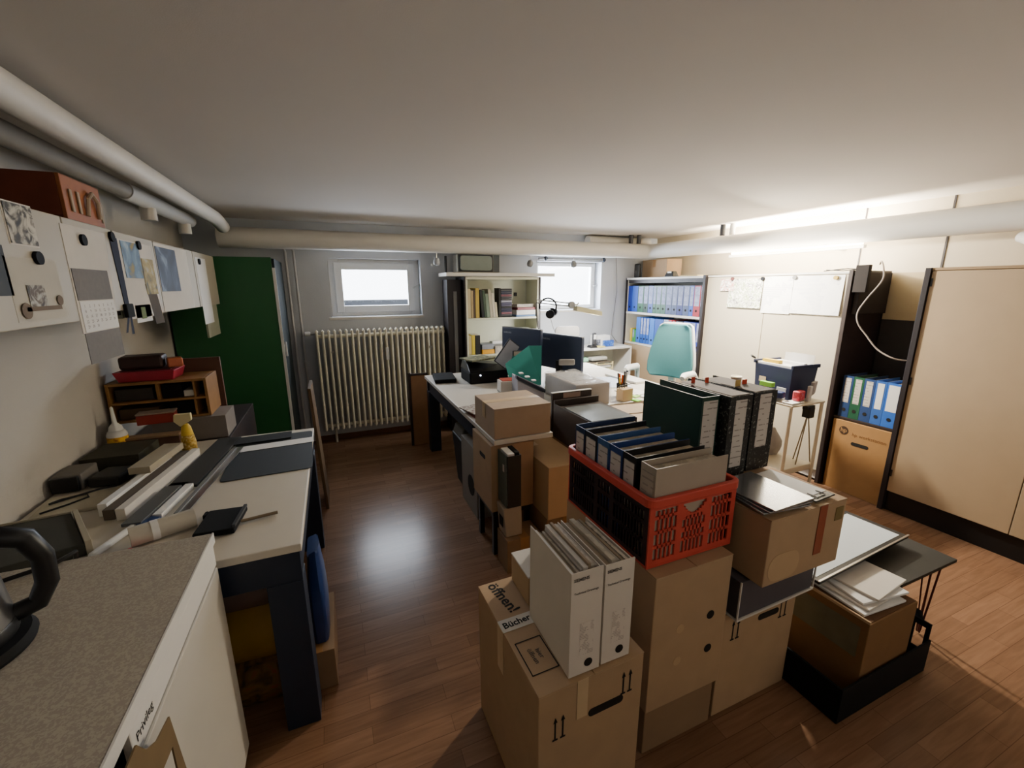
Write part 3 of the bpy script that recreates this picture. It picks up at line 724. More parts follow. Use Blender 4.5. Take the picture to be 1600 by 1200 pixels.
def arrows(parent, face_y, x, z, s=1., m=M_INK):
    b = MB()
    for dx in (-.016, .016):
        q = x + dx * s
        b.box(q - .003 * s, q + .003 * s, face_y - .0008, face_y - .0002, z - .045 * s, z + .04 * s)
        b.add([(q - .009 * s, face_y - .0008, z + .03 * s), (q + .009 * s, face_y - .0008, z + .03 * s), (q, face_y - .0008, z + .055 * s)], [(0, 1, 2)])
        b.box(q - .011 * s, q + .011 * s, face_y - .0008, face_y - .0002, z - .05 * s, z - .043 * s)
    b.build('printed_arrows', m, parent)
arrows(t, -d_ / 2 - .0006, -.11, .40, .75); arrows(t, -d_ / 2 - .0006, .115, .45, .75)
bx('packing_tape', M_CTAPE, -.055, -.02, -d_ / 2 - .0018, -d_ / 2 - .0008, h - .13, h - .001, t, 0)
# small white carton behind the white binders
t, w_, d_, h = carton('small pale carton behind the white binders on the removal box', .515, .62, 1.10, 1.245, .532, .635, M_CARDL, tape=False, flaps=False)
bx('lid', M_PAPER, -w_ / 2 - .001, w_ / 2 + .001, -d_ / 2 - .001, d_ / 2 + .001, h, h + .006, t)
# B: box under the red crate and its low base
carton('low dark carton at the bottom, under the box with round holes', .845, 1.150, .88, 1.40, 0, .198, M_CARD2, tape=False, flaps=False)
t, w_, d_, h = carton('tall plain box with round holes in its front, under the red crate', .83, 1.15, .862, 1.40, .20, .708, M_CARD, tape=False)
for x, z in ((.085, .30), (.09, .165)): MB().cyl((x, -d_ / 2 - .0002, z), (x, -d_ / 2 - .0012, z), .016, n=20).build('round_hole', M_INK, t)
for x, z in ((-.045, .29), (-.045, .165)): MB().cyl((x, -d_ / 2 - .0002, z), (x, -d_ / 2 - .0012, z), .016, n=20).build('punched_plug', M_CARDL, t)
# D, framed box and C
t, w_, d_, h = carton('lower right removal box with a hand hole, under the flat grey box', 1.17, 1.558, .885, 1.35, 0, .44, M_CARD, hole=('front', .045, .37, .11), tape=False)
arrows(t, -d_ / 2 - .0006, -.125, .36, .8); arrows(t, -d_ / 2 - .0006, .125, .37, .8)
t = thing('flat_box', 'flat grey box with white edges between two removal boxes', 'box', (1.385, 1.10, .443), R(1))
bx('panel', mat('slate_panel', '4c4a50', .5, var=.1), -.20, .20, -.246, .24, .006, .15, t)
MB().box(-.205, .205, -.252, -.247, 0, .008).box(-.205, -.2005, -.252, -.247, .008, .154).box(.2005, .205, -.252, -.247, .008, .154).box(-.205, .205, -.246, .24, 0, .005).build('white_edge', M_PAPER, t)
t, w_, d_, h = carton('big removal box with a strip of red tape, carrying silver folders and marbled binders', 1.222, 1.603, .80, 1.47, .600, .845, M_CARD, tape=False)
bx('packing_tape', mat('red_tape', '8c4630', .35, var=.15), .045, .085, -d_ / 2 - .0022, -d_ / 2 - .0008, .06, h, t, 0)
bx('packing_tape', M_CTAPE, .04, .09, -d_ / 2 - .0006, -d_ / 2 + .12, h + .0003, h + .0012, t, 0)
bx('parcel_label', mat('box_label', '7a6a40', .6), .135, .175, -d_ / 2 - .002, -d_ / 2 - .0006, .17, .22, t, 0)
MB().prism(rrect(.15, .10, .045), -.0008, .0008, M=Matrix.Translation((-.1, -d_ / 2 - .0004, .06)) @ Matrix.Rotation(PI / 2, 4, 'X')).build('printed_oval', M_CARDL, t)
# H and the stacks in the middle
carton('plain light carton beside the red crate, pale label on its lid', 1.015, 1.262, 1.913, 2.35, .285, .60, M_CARDL, tape=False, flaps=False)
o = C.objects['cardboard_box.%03d' % (len([q for q in C.objects if q.name.startswith('cardboard_box')]) - 1)]
bx('address_label', M_CTAPE, -.11, -.02, .12, .18, .3153, .3162, o, 0)
bx('address_label', mat('box_dark_label', '8a6e54', .7), .02, .12, -.2195, -.2187, .22, .28, o, 0)  # brown label, darker than the one on the lid
carton('darker carton under the plain light carton', 1.02, 1.27, 1.93, 2.35, 0, .283, M_CARD2, tape=True)
t, w_, d_, h = carton('long carton with a hand hole under the edge of the big desk', .745, 1.008, 2.09, 2.43, .30, .705, M_CARD, hole=('left', -.02, .30, .10), tape=False)
t = thing('stool', 'low black stool under the carton with a hand hole', 'stool', (.885, 2.26, 0))
bx('seat', M_BLACK, -.125, .115, -.15, .15, .26, .297, t, .004)
for x in (-.12, .085):
    for y in (-.14, .11): bx('leg', M_BLACK, x, x + .03, y, y + .03, 0, .259, t)
t = thing('magazine_file', 'dark grey green magazine file holding glossy journals in front of the desk', 'magazine file', (.83, 2.0, .392))
MB().box(-.05, .035, -.05, .075, 0, .004).box(-.05, -.046, -.05, .075, .0042, .30).box(.031, .035, -.05, .075, .0042, .30).build('file_body', mat('file_green', '56605a', .6, var=.1), t)
bx('spine', M_BLACK, -.046, .035, -.056, -.0505, .0, .30, t); bx('front_label', M_PAPER, -.0515, -.0503, -.02, 0, .20, .24, t, 0)
bx('journal', M_PAPERW, -.04, .0, -.045, .06, .006, .31, t); bx('journal', M_MATBLACK, .002, .028, -.045, .06, .006, .315, t)
t = thing('carrier_bag', 'white carrier bag with a dark square print below the magazine file', 'bag', (.83, 2.01, .205))
MB().hexa([(-.05, -.05, 0), (.05, -.05, 0), (.05, .06, 0), (-.05, .06, 0), (-.065, -.05, .18), (.045, -.05, .18), (.045, .06, .18), (-.065, .06, .18)]).build('bag_body', mat('white_bag', 'a89c8c', .6, var=.08), t, bev=.008)
q = MB(); q.box(-.0625, -.061, -.035, .02, .06, .12).build('square_print', M_INK, t)
carton('brown carton on the floor under the white carrier bag', .775, .985, 1.93, 2.085, 0, .203, M_CARD2, tape=True)
# open topped white box and waste bin under the desk
t = thing('storage_box', 'white box with a dark round opening under the desk side', 'box', (.93, 2.72, 0))
bx('box_body', mat('greywhite_box', '8a847c', .7, var=.1), -.13, .13, -.18, .18, 0, .50, t)
MB().cyl((-.1305, -.05, .20), (-.132, -.05, .20), .075, n=24).build('round_opening', M_INK, t)
t = thing('waste_bin', 'black waste bin with a crumpled grey lid under the far part of the desk', 'bin', (.95, 3.10, 0))
MB().taper(.20, .24, .26, .30, 0, .42).build('bin_body', mat('bin_black', '1a1a1a', .6, var=.15), t, bev=.01)
MB().taper(.25, .29, .22, .22, .421, .50).build('crumpled_sheet', mat('crumpled', '6a665c', .8, var=.2, bump=.6, bscale=25), t, bev=.012)

# ------------------------------------------------------------------ big white desk
t = thing('desk', 'big white desk in the middle of the room covered with boxes and equipment', 'desk', (1.68, 3.04, 0))
MB().prism([(-.92, -.965), (-.555, -.965), (-.555, -.60), (.89, -.60), (.89, .96), (-.92, .96)], .712, .74).build('desktop', mat('desk_white', 'cfcac0', .45, var=.03), t, bev=.003)
for x in (-.905, .79):
    bx('leg', M_NAVY, x, x + .10, .85, .94, 0, .60, t)
bx('leg', M_NAVY, .79, .89, -.58, -.48, 0, .711, t); bx('leg', M_NAVY, -.63, -.565, -.62, -.55, 0, .711, t)
bx('apron', M_NAVY, -.90, -.87, -.50, .84, .60, .711, t); bx('apron', M_NAVY, -.9, .88, .91, .94, .601, .711, t); bx('apron', M_NAVY, -.56, .785, -.585, -.56, .6, .711, t)
# E and neighbours on the desk
carton('sealed brown parcel at the near corner of the desk', .765, 1.112, 2.085, 2.43, .742, .917, mat('parcel_card', 'a8947e', .82, var=.1, scale=14), tape=True, along='x', tape_m=M_CTAPE)
for k, (dx, m, lab) in enumerate(((0, mat('mag_red', '8a3a34', .4), 'red magazine at the bottom of the pile by the brown parcel'), (.012, M_PAPERW, 'white magazine in the middle of the pile by the brown parcel'),
                                  (-.01, blotch('mag_cover', ['5a2a2c', '9a948c', 'c4c0b8'], 20), 'patterned magazine on top of the pile by the brown parcel'))):
    slab('magazine', lab, 'magazine', .885 + dx, 2.60, .21, .28, .742 + k * .0095, .008, m, R(4 + 5 * k))
t = thing('plastic_wrapped_box', 'grey brown box wrapped in clear plastic behind the parcel', 'box', (1.645, 2.69, .742))
bx('box_body', mat('wrapped_grey', '948e88', .6, var=.08), -.138, .138, -.235, .24, 0, .158, t, .004)
bx('lid_panel', mat('grey_panel', '8f8f8c', .5, var=.05), -.10, .10, -.10, .17, .1585, .162, t)
rr = random.Random(5); b = MB(); nx, ny = 9, 13
vs = [(-.144 + .288 * i / (nx - 1), -.24 + .485 * j / (ny - 1), .167 + rr.uniform(-.003, .007)) for j in range(ny) for i in range(nx)]
b.add(vs, [(j * nx + i, j * nx + i + 1, (j + 1) * nx + i + 1, (j + 1) * nx + i) for j in range(ny - 1) for i in range(nx - 1)])
b.add([(-.144, -.24, .163), (.144, -.24, .163), (.148, -.25, .02), (-.144, -.248, .03)], [(0, 1, 2, 3)])
b.add([(-.144, -.24, .163), (-.144, .245, .163), (-.15, .245, .02), (-.15, -.24, .03)], [(0, 1, 2, 3)])
b.build('wrapping_film', M_FILM, t)
# K flat dark device with upright rear flap
t = thing('light_box', 'dark brown flat device with upright back panel and grey glass plate on the desk', 'device', (1.445, 2.18, .603))
M_KB = mat('device_brown', '2c221e', .5, var=.12)
bx('body', M_KB, -.165, .18, -.23, .16, 0, .205, t, .004)
bx('side_panel', M_KB, -.172, -.166, -.23, .165, 0, .225, t)
bx('back_panel', M_KB, -.17, .13, .19, .212, 0, .285, t, .002); bx('front_flap', M_KB, -.165, .17, .162, .185, 0, .245, t, .002)
bx('glass_plate', mat('plate_grey', '6c7274', .25, var=.03), -.13, .14, -.215, .10, .2055, .211, t)
bx('white_edge', M_PAPERW, -.17, .13, .19, .212, .2853, .289, t, 0); bx('maker_label', mat('brown_label', '8a7468', .6), -.09, .04, .187, .1885, .248, .282, t, 0)
bx('handle', M_BLACK, -.05, .03, -.25, -.231, .19, .214, t, .003)
carton('added dark carton carrying the flat device with the glass plate', 1.28, 1.62, 1.95, 2.40, 0, .60, M_CARD2, tape=True)  # hidden carton added to hold up the device
carton('added beige topped carton between the dark device and the marbled binders', 1.64, 2.0, 2.0, 2.40, 0, .735, M_CARDL, tape=True)  # added, mostly hidden carton under the beige sheets
slab('cardboard_sheet', 'beige cardboard sheet lying beside the dark device', 'board', 1.76, 2.14, .22, .20, .737, .004, mat('beige_sheet', 'b09c84', .8), R(3))
slab('cardboard_sheet', 'second beige cardboard sheet near the marbled binders', 'board', 1.86, 2.28, .26, .2, .743, .004, mat('beige_sheet_b', 'a8947c', .8), R(-6))
slab('small_carton', 'small open beige carton beside the pen cup', 'box', 1.95, 2.50, .10, .07, .742, .09, M_CTAPE, R(8))
t = thing('pen_cup', 'dark mesh cup crammed with pens and orange handled scissors', 'pen cup', (2.0, 2.60, .742))
MB().lathe([(.033, 0), (.036, .002), (.043, .10), (.039, .10), (.033, .006), (.001, .006)], n=22).build('cup', M_MATBLACK, t, smooth=True)
for k, (a, l, m, r_) in enumerate(((0, .17, M_BLACK, .005), (50, .16, mat('orange_pen', 'e0681c', .4), .009), (100, .17, mat('orange_pen', ''), .010), (150, .18, M_DGREY, .006), (200, .15, M_YELLOW, .007),
                               (260, .2, M_BLACK, .006), (310, .19, M_PAPERW, .005), (340, .2, M_NAVY, .008))):
    x, y = .018 * math.cos(R(a)), .018 * math.sin(R(a))
    tag(MB().cyl((2.0 + x * .7, 2.60 + y * .7, .752), (2.0 + x * 1.9, 2.60 + y * 1.9, .742 + l), r_, n=10).build('pen', m, smooth=True),
        ['black pen in the dark cup, first from the back', 'thin orange pen in the dark cup', 'thick orange marker in the dark cup', 'dark grey pen in the dark cup', 'yellow marker in the dark cup', 'long black pen leaning out of the dark cup', 'white pen in the dark cup', 'thick navy pen in the dark cup'][k], 'pen', 'pens in the dark cup')
t = thing('cable_comb', 'thin black comb shaped rod sticking out beside the pen cup', 'rod', (1.95, 2.50, .850))
MB().tube([(-.06, 0, 0), (.10, .03, .005)], .004, 6).build('rod', M_BLACK, t)
for x in (-.045, -.02, .005): MB().cyl((x, 0 + (x + .06) * .19, -.018), (x, (x + .06) * .19, .018), .003, n=6).build('tooth', M_BLACK, t)
for x, y, wd, dd, m, lab in ((2.02, 2.45, .05, .06, mat('green_note', '7ad038', .7), 'lime green sticky note in front of the pen cup'), (2.10, 2.55, .08, .05, mat('green_note_b', 'a8dc70', .7), 'pale green sticky note beside the pen cup'),
                              (2.17, 2.52, .10, .07, M_PAPERW, 'white note pad beside the pale green note'), (2.16, 2.68, .16, .22, M_PAPERW, 'white sheet on the bright end of the desk')):
    slab('sticky_note', lab, 'note', x, y, wd, dd, .742, .006, m, R(15))
slab('stapler', 'small orange and brown stapler at the bright end of the desk', 'stapler', 2.24, 2.55, .05, .11, .742, .035, mat('orange_brown', 'a05a30', .5, var=.3), R(-60), bev=.01)
slab('document', 'pale blue document lying on the far bright edge of the desk', 'paper', 2.18, 3.05, .30, .42, .742, .003, mat('paleblue_paper', 'bcc8dc', .7), R(-18))
slab('document', 'white document lying beyond the wrapped box', 'paper', 2.0, 3.15, .21, .297, .742, .002, M_PAPERW, R(10))
slab('keyboard', 'white keyboard lying on the bright end of the desk', 'keyboard', 2.42, 3.1, .14, .42, .742, .018, M_WHITE, R(4))

# monitors seen from behind
def monitor(label, loc, rz, w_, h_, z0):
    t = thing('computer_monitor', label, 'monitor', loc, rz)
    M_ = mat('monitor_back', '2a344c', .42, var=.05)
    b = bx('rear_cover', M_, -w_ / 2, w_ / 2, -.012, .022, z0, z0 + h_, t, .006)
    bx('screen', mat('screen_black', '0a0c10', .15, var=0), -w_ / 2 + .015, w_ / 2 - .015, .0222, .024, z0 + .02, z0 + h_ - .015, t, 0)
    bx('top_edge', M_GREY, -w_ / 2, w_ / 2, -.014, .022, z0 + h_ + .0003, z0 + h_ + .006, t)
    text('SAMSUNG', .022, mat('silver_print', '9aa0aa', .4, var=0), b, (-w_ / 2 + .075, -.0128, z0 + h_ - .045), 'front', bold=.0006)
    MB().box(-.03, .03, -.03, -.0125, .02, z0 + .08).box(-.03, .03, -.03, .03, .012, z0 - .001).build('stand', M_BLACK, t)
    MB().prism(rrect(.24, .18, .03), 0, .011).build('foot', M_BLACK, t)
monitor('large dark monitor seen from behind with a silver maker name', (1.79, 3.19, .742), R(-75), .50, .30, .12)
monitor('second dark monitor seen from behind, partly hidden behind the teal board', (1.55, 3.49, .742), R(-68), .48, .29, .17)
slab('computer_mouse_pad', 'small grey paddle shaped clip leaning in front of the monitor', 'clip', 1.70, 2.93, .13, .02, .95, .05, mat('paddle_grey', '8c8a88', .5), R(-20), bev=.01)
# teal board, tilted frames
t = thing('folder', 'teal green plastic folder standing slanted in front of the monitor', 'folder', (1.45, 3.19, .742))
MB().add([(-.115, 0, .0), (.155, 0, .0), (.155, 0, .34), (.05, .03, .34), (-.165, .03, .20), (-.115, .006, 0), (.155, .006, 0), (.155, .006, .34), (.05, .036, .34), (-.165, .036, .20)],
         [(0, 1, 2, 3, 4), (9, 8, 7, 6, 5), (0, 5, 6, 1), (1, 6, 7, 2), (2, 7, 8, 3), (3, 8, 9, 4), (4, 9, 5, 0)]).build('cover', M_TEAL, t)
bx('cover', mat('teal_dark', '1f6a68', .5), -.10, .15, .04, .046, 0, .26, t)
def tilted_frame(label, cx, cy, z0, w_, h_, roll, m):
    t = thing('tablet', label, 'tablet', (cx, cy, z0))
    Mx = Matrix.Rotation(roll, 4, 'Y')
    MB().box(-w_ / 2, w_ / 2, 0, .01, 0, h_, 0, Mx).build('case', M_DGREY, t, bev=.003)
    MB().box(-w_ / 2 + .01, w_ / 2 - .006, -.003, -.0005, .008, h_ - .008, 0, Mx).build('screen', m, t)
tilted_frame('grey tablet like panel leaning right in the pile behind the printer', 1.31, 3.42, .90, .13, .24, R(38), mat('panel_grey', 'b0b4c0', .5))
tilted_frame('beige panel in a dark frame leaning behind the teal folder', 1.47, 3.26, .76, .22, .28, R(2), mat('panel_beige', 'a89c90', .6))
slab('paper_stack', 'stack of loose papers under the leaning panels', 'paper', 1.60, 3.83, .30, .22, .742, .10, M_PAGESY, R(10))
# printer
t = thing('printer', 'black inkjet printer with a bright power light and papers on its lid', 'printer', (1.235, 3.56, .742))
bx('body', M_MATBLACK, -.19, .17, -.12, .17, 0, .105, t, .015)
MB().add([(-.19, -.12, .106), (.17, -.12, .106), (.17, .17, .106), (-.19, .17, .106), (-.17, .04, .175), (.15, .04, .13), (.15, .17, .135), (-.17, .17, .19)],
         [(0, 3, 2, 1), (4, 5, 6, 7), (0, 1, 5, 4), (1, 2, 6, 5), (2, 3, 7, 6), (3, 0, 4, 7)]).build('lid', M_BLACK, t, bev=.004)
MB().cyl((-.095, -.1205, .075), (-.095, -.125, .075), .006).build('power_light', emis('power_light', 'dfe8ff', 9), t)
slab('document', 'crumpled beige and green sheets lying on the printer lid', 'paper', 1.17, 3.60, .26, .20, .935, .012, blotch('printer_sheets', ['b8a878', '8a8c70', '5c604c', 'a89c7c'], 12), R(18))
slab('printer_tray', 'flat black paper tray lying beside the printer at the desk corner', 'tray', .89, 3.74, .19, .32, .742, .035, M_MATBLACK, R(-8), bev=.01)
# phone-like device and red box
t = thing('desk_telephone', 'grey and navy desk telephone propped up beside the wrapped box', 'telephone', (1.29, 2.80, .742), R(-8))
MB().hexa([(-.09, -.08, 0), (.11, -.08, 0), (.11, .10, 0), (-.09, .10, 0), (-.09, -.06, .17), (.11, -.08, .06), (.11, .10, .075), (-.09, .10, .19)]).build('base', mat('phone_grey', 'a4a4b0', .5, var=.1), t, bev=.006)
MB().hexa([(-.10, -.085, .175), (.115, -.10, .062), (.115, -.045, .062), (-.10, -.03, .175), (-.10, -.085, .205), (.115, -.10, .095), (.115, -.045, .095), (-.10, -.03, .205)]).build('handset', mat('phone_navy', '1c2434', .4), t, bev=.008)
for k in range(3): MB().box(-.05 + k * .05, -.02 + k * .05, .02, .06, .192 - k * .03, .20 - k * .03).build('key_block', M_PAPERW, t)
t = thing('small_box', 'small cream box with a red lid beside the printer', 'box', (1.20, 2.98, .742), R(-6))
bx('box_body', M_PAPER, -.06, .06, -.05, .06, 0, .12, t); bx('lid', mat('dull_red', '9c4030', .6), -.045, .0605, -.04, .061, .1205, .127, t); bx('band', M_DARKWOOD, -.061, .061, -.051, .061, .03, .036, t, 0)

# ------------------------------------------------------------------ bookcase at the back wall
t = thing('bookcase', 'cream bookcase with dark sides under the old television', 'bookcase', (1.71, 4.32, 0))
M_CREAMW = mat('bookcase_cream', 'd8dac6', .6, var=.03)
bx('side', M_DARKPOST, -.436, -.418, 0, .32, 0, 1.668, t); bx('side', M_DARKPOST, .418, .446, 0, .32, 0, 1.668, t)
bx('side_lining', M_CREAMW, -.4175, -.40, .001, .30, .02, 1.64, t, 0); bx('side_lining', M_CREAMW, .40, .4175, .001, .30, .02, 1.64, t, 0)
bx('top_board', M_CREAMW, -.4175, .4175, .0, .32, 1.641, 1.668, t)
bx('back_panel', M_CREAMW, -.3995, .3995, .305, .32, .02, 1.64, t, 0)
for z in (1.222, .83, .42, .06): bx('shelf', M_CREAMW, -.3995, .3995, .004, .304, z, z + .02, t)
t = thing('dark_panel', 'tall dark panel standing beside the bookcase, grey strip down its middle', 'panel', (1.19, 4.40, 0))
bx('panel_board', M_DARKPOST, -.075, .075, 0, .20, 0, 1.64, t); bx('grey_strip', M_GREY, -.012, .026, -.008, -.0005, .6, 1.52, t)
slab('shelf_board', 'long white shelf board lying across the bookcase top under the television', 'board', 1.69, 4.44, 1.22, .34, 1.672, .035, M_WHITE, 0)
t = thing('television', 'old grey tube television on top of the bookcase, half hidden by the pipe', 'television', (1.47, 4.47, 1.709))
bx('housing', mat('tv_beige', 'a8a498', .5), -.235, .235, -.06, .12, .004, .186, t, .008); MB().box(-.2, -.16, -.05, .08, 0, .0035).box(.16, .2, -.05, .08, 0, .0035).build('foot', M_BLACK, t)
bx('screen_frame', M_BLACK, -.225, .155, -.068, -.061, .012, .183, t, .008)
MB().prism(rrect(.35, .15, .03), 0, .012, M=Matrix.Translation((-.035, -.069, .098)) @ Matrix.Rotation(PI / 2, 4, 'X')).build('screen', mat('tv_screen', '7c8680', .2, var=.1), t, bev=.006)
bx('control_panel', mat('tv_panel', '3c4448', .5), .16, .228, -.066, -.061, .012, .183, t)
tag(MB().box(1.13, 1.15, 4.50, 4.53, 1.709, 1.88).build('black_strip', M_BLACK, bev=.003), 'small upright black rod beside the television', 'rod')
# books, top shelf of the bookcase
def book(label, x0, x1, z0, h, d, m, lean=0., group='books on the upper bookcase shelf', y=4.345):
    t = thing('book', label, 'book', ((x0 + x1) / 2, y, z0), 0, group)
    w_ = x1 - x0; Mx = Matrix.Rotation(-lean, 4, 'Y')
    t.location.z += abs(math.sin(lean)) * w_ / 2 + .0003
    MB().box(-w_ / 2, w_ / 2, 0, d, .0, h, 0, Mx).build('cover', m, t, bev=.0015)
    MB().box(-w_ / 2 + .003, w_ / 2 - .003, .004, d - .003, h + .0002, h + .0012, 0, Mx).build('page_block', M_PAPER, t)
bm = lambda n, c: mat('book_' + n, c, .6, var=.06)
z = 1.2425
bk = [('cream', 'b8ac8a', .036, .30, 'cream book at the dark side of the upper shelf'), ('tan', 'a8946c', .024, .285, 'tan book, second on the upper shelf'), ('brown', '4a3c30', .02, .29, 'dark brown book between the tan and the yellow book'),
      ('yellow', 'b8a048', .04, .31, 'thick yellowish book on the upper shelf'), ('black', '1e2022', .026, .295, 'black book right of the thick yellow book'), ('dkgreen', '3a4a3a', .026, .285, 'dark green book leaning on the black one'),
      ('greygreen', '7a8a78', .034, .25, 'grey green book in the middle of the row'), ('white', 'b0aa98', .03, .30, 'tall off white book leaning in the row'), ('pale', 'c8c2b0', .03, .255, 'pale book leaning on the tall off white one'), ('ivory', 'c4bc9c', .02, .16, 'short ivory book at the end of the row')]
x = 1.315
for n_, c_, w_, h_, lab in bk:
    ln = 5 if bk.index((n_, c_, w_, h_, lab)) > 3 else 0
    if ln and n_ == 'black': x += .027
    book(lab, x, x + w_, z, h_, .2, bm(n_, c_), lean=R(ln)); x += w_ + .0028
t = thing('disc_tower', 'tower of stacked disc cases on the upper bookcase shelf', 'disc rack', (1.755, 4.36, z))
bx('rack', M_BLACK, -.085, -.06, 0, .14, 0, .31, t); bx('rack_base', M_BLACK, -.059, .07, 0, .14, 0, .008, t)
for k in range(14):
    m = [M_DGREY, mat('case_pale', '9c9cac', .4), mat('case_violet', '4a4860', .4), M_BLACK, mat('case_navy', '20243c', .4), mat('case_red', '7a4a54', .4)][(k * 5 + k // 3) % 6]
    bx('disc_case', m, -.056, .068, .0, .13, .012 + k * .021, .012 + k * .021 + .0185, t, 0)
for k, (m, h_, lab) in enumerate(((mat('flat_blue', '5c7ca8', .6), .02, 'light blue flat book at the bottom of the lying pile'), (M_PAPERW, .05, 'white flat box in the lying pile'), (mat('flat_red', '7a3038', .5), .025, 'dark red flat book in the lying pile'))):
    slab('book', lab, 'book', 1.98, 4.43, .23, .19, z + [0, .022, .074][k], h_, m, R([0, 2, 6][k]))
slab('paper_stack', 'slanting pile of pale papers on the dark red book', 'paper', 1.985, 4.45, .21, .17, z + .101, .035, M_PAGESY, R(4))
tag(MB().box(1.955, 1.99, 4.605, 4.622, 1.46, 1.50).build('wall_plug', M_BLACK, bev=.003), 'small black plug on the bookcase back panel', 'plug')
z = .8525
for n_, c_, w_, h_, lab in (('cream2', 'c0b080', .03, .20, 'cream binder at the dark side of the lower bookcase shelf'), ('yellow2', 'd0b838', .035, .21, 'bright yellow book on the lower shelf'), ('black2', '18181a', .055, .205, 'thick black book beside the yellow one on the lower shelf')):
    book(lab, x - .43 if False else 1.318 + {'cream2': 0, 'yellow2': .034, 'black2': .073}[n_], 1.318 + {'cream2': 0, 'yellow2': .034, 'black2': .073}[n_] + w_, z, h_, .18, bm(n_, c_), group='books on the lower bookcase shelf')
slab('book', 'orange yellow flat book at the front of the lower shelf', 'book', 1.535, 4.43, .14, .18, z, .045, mat('orange_book', 'e0a428', .5), 0)
slab('book', 'grey flat book on the orange yellow one', 'book', 1.535, 4.435, .14, .17, z + .047, .055, mat('grey_book', '8c929c', .6), R(2))
slab('paper_stack', 'white loose papers on the lower bookcase shelf', 'paper', 1.72, 4.45, .20, .24, z, .075, M_PAGESY, R(-3))
slab('tray', 'flat dark grey tray on the loose papers of the lower shelf', 'tray', 1.70, 4.46, .24, .20, z + .077, .014, M_GREY, R(3))
slab('small_box', 'small white box on the flat dark grey tray', 'box', 1.67, 4.47, .12, .09, z + .0925, .03, M_PAPERW, R(5))
slab('loudspeaker', 'grey rounded loudspeaker at the window end of the lower shelf', 'loudspeaker', 2.02, 4.47, .10, .16, z, .26, mat('pale_speaker', 'b4bcac', .5), 0, bev=.02)

# ------------------------------------------------------------------ desk lamp, headphones, second window zone
t = thing('desk_lamp', 'articulated desk lamp with a long flat cream shade reaching in front of the bright window', 'lamp', (2.14, 3.93, .742))
MB().cyl((0, 0, 0), (0, 0, .04), .03).build('clamp', M_GREY, t, smooth=True)
MB().tube([(0, 0, .04), (-.20, .02, .42), (-.22, .02, .66)], .009, 8).build('lower_arm', M_GREY, t)
for dz in (0, .03): MB().tube([(-.23, .0, .665 + dz), (.14, -.07, .625 + dz)], .006, 8).build('upper_arm', M_GREY, t)
MB().cyl((.14, -.085, .64), (.14, -.055, .64), .035, n=20).build('joint', M_GREY, t, smooth=True)
h_ = MB().add([(.17, -.12, .58), (.45, -.18, .525), (.45, -.10, .525), (.17, -.04, .58), (.18, -.11, .63), (.45, -.17, .57), (.45, -.11, .57), (.18, -.05, .63)],
         [(0, 3, 2, 1), (4, 5, 6, 7), (0, 1, 5, 4), (1, 2, 6, 5), (2, 3, 7, 6), (3, 0, 4, 7)]).build('lamp_shade', mat('lamp_cream', 'b8b08c', .4, var=.03), t, bev=.006)
MB().tube([(.16, -.07, .64), (.2, -.08, .64), (.215, -.085, .66)], .008, 6).build('shade_knob', mat('lamp_cream', ''), h_)
t = thing('headphones', 'black headphones hanging from the desk lamp arm', 'headphones', (2.03, 3.905, 1.366), R(-28))
b = MB(); b.tube([(.085 * math.cos(R(a)), .0, .085 * math.sin(R(a))) for a in range(-25, 206, 11)], .008, 8); b.build('headband', M_MATBLACK, t, smooth=True)
MB().cyl((.02, -.02, -.075), (.03, .02, -.075), .044, n=20).build('ear_cup', M_BLACK, t, smooth=True)
MB().cyl((.045, .03, -.055), (.06, .07, -.055), .042, n=20).build('ear_cup', M_BLACK, t, smooth=True)
MB().tube([(.03, 0, -.12), (.06, 0, -.22), (.12, -.01, -.34), (.18, -.02, -.45), (.2, -.03, -.55)], .003, 6).build('cable', M_GREY, t)
t = thing('side_chair', 'small grey chair with a rounded plastic back behind the monitor', 'chair', (2.33, 4.10, 0), R(176))
MB().prism(rrect(.30, .28, .05), 0, .018, M=Matrix.Translation((-.06, -.02, 1.0)) @ Matrix.Rotation(PI / 2, 4, 'X')).build('backrest', mat('chair_grey', '6c6862', .5, var=.05), t, bev=.006)
MB().prism(rrect(.34, .34, .05), .46, .48, M=Matrix.Translation((-.06, .19 - .37, 0))).build('seat', mat('chair_grey', ''), t, bev=.006)
for x in (-.2, .08):
    for y in (-.31, -.05): MB().cyl((x, y, 0), (x, y, .459), .012, n=10).build('leg', M_STEEL, t)
MB().tube([(-.18, -.05, .47), (-.18, .005, .55), (-.18, .008, 1.0)], .01, 8).tube([(.06, -.05, .47), (.06, .005, .55), (.06, .008, 1.0)], .01, 8).build('back_post', M_STEEL, t)
# low white shelf under the second window
t = thing('low_shelf', 'low white open shelf unit under the bright window', 'shelf', (2.985, 4.42, 0))
bx('top_board', M_WHITE, -.39, .40, -.17, .20, .822, .845, t); bx('side', M_WHITE, -.39, -.37, -.17, .20, 0, .8215, t); bx('side', M_WHITE, .38, .40, -.17, .20, 0, .8215, t)
bx('back_panel', mat('shelf_back', 'c8ccc0', .6), -.3695, .3795, .185, .20, .02, .8215, t, 0); bx('shelf', M_WHITE, -.3695, .3795, -.16, .184, .43, .45, t); bx('shelf', M_WHITE, -.3695, .3795, -.16, .184, .05, .07, t)
t = thing('letter_rack', 'cream wire letter rack inside the low white shelf', 'letter tray', (2.92, 4.35, .452))
wm = mat('cream_wire', 'e0d09c', .4)
b = MB()
for x in (-.22, -.03, .20): b.tube([(x, -.09, 0), (x, -.09, .22)], .006, 6).tube([(x, .09, 0), (x, .09, .22)], .006, 6)
b.build('upright', wm, t)
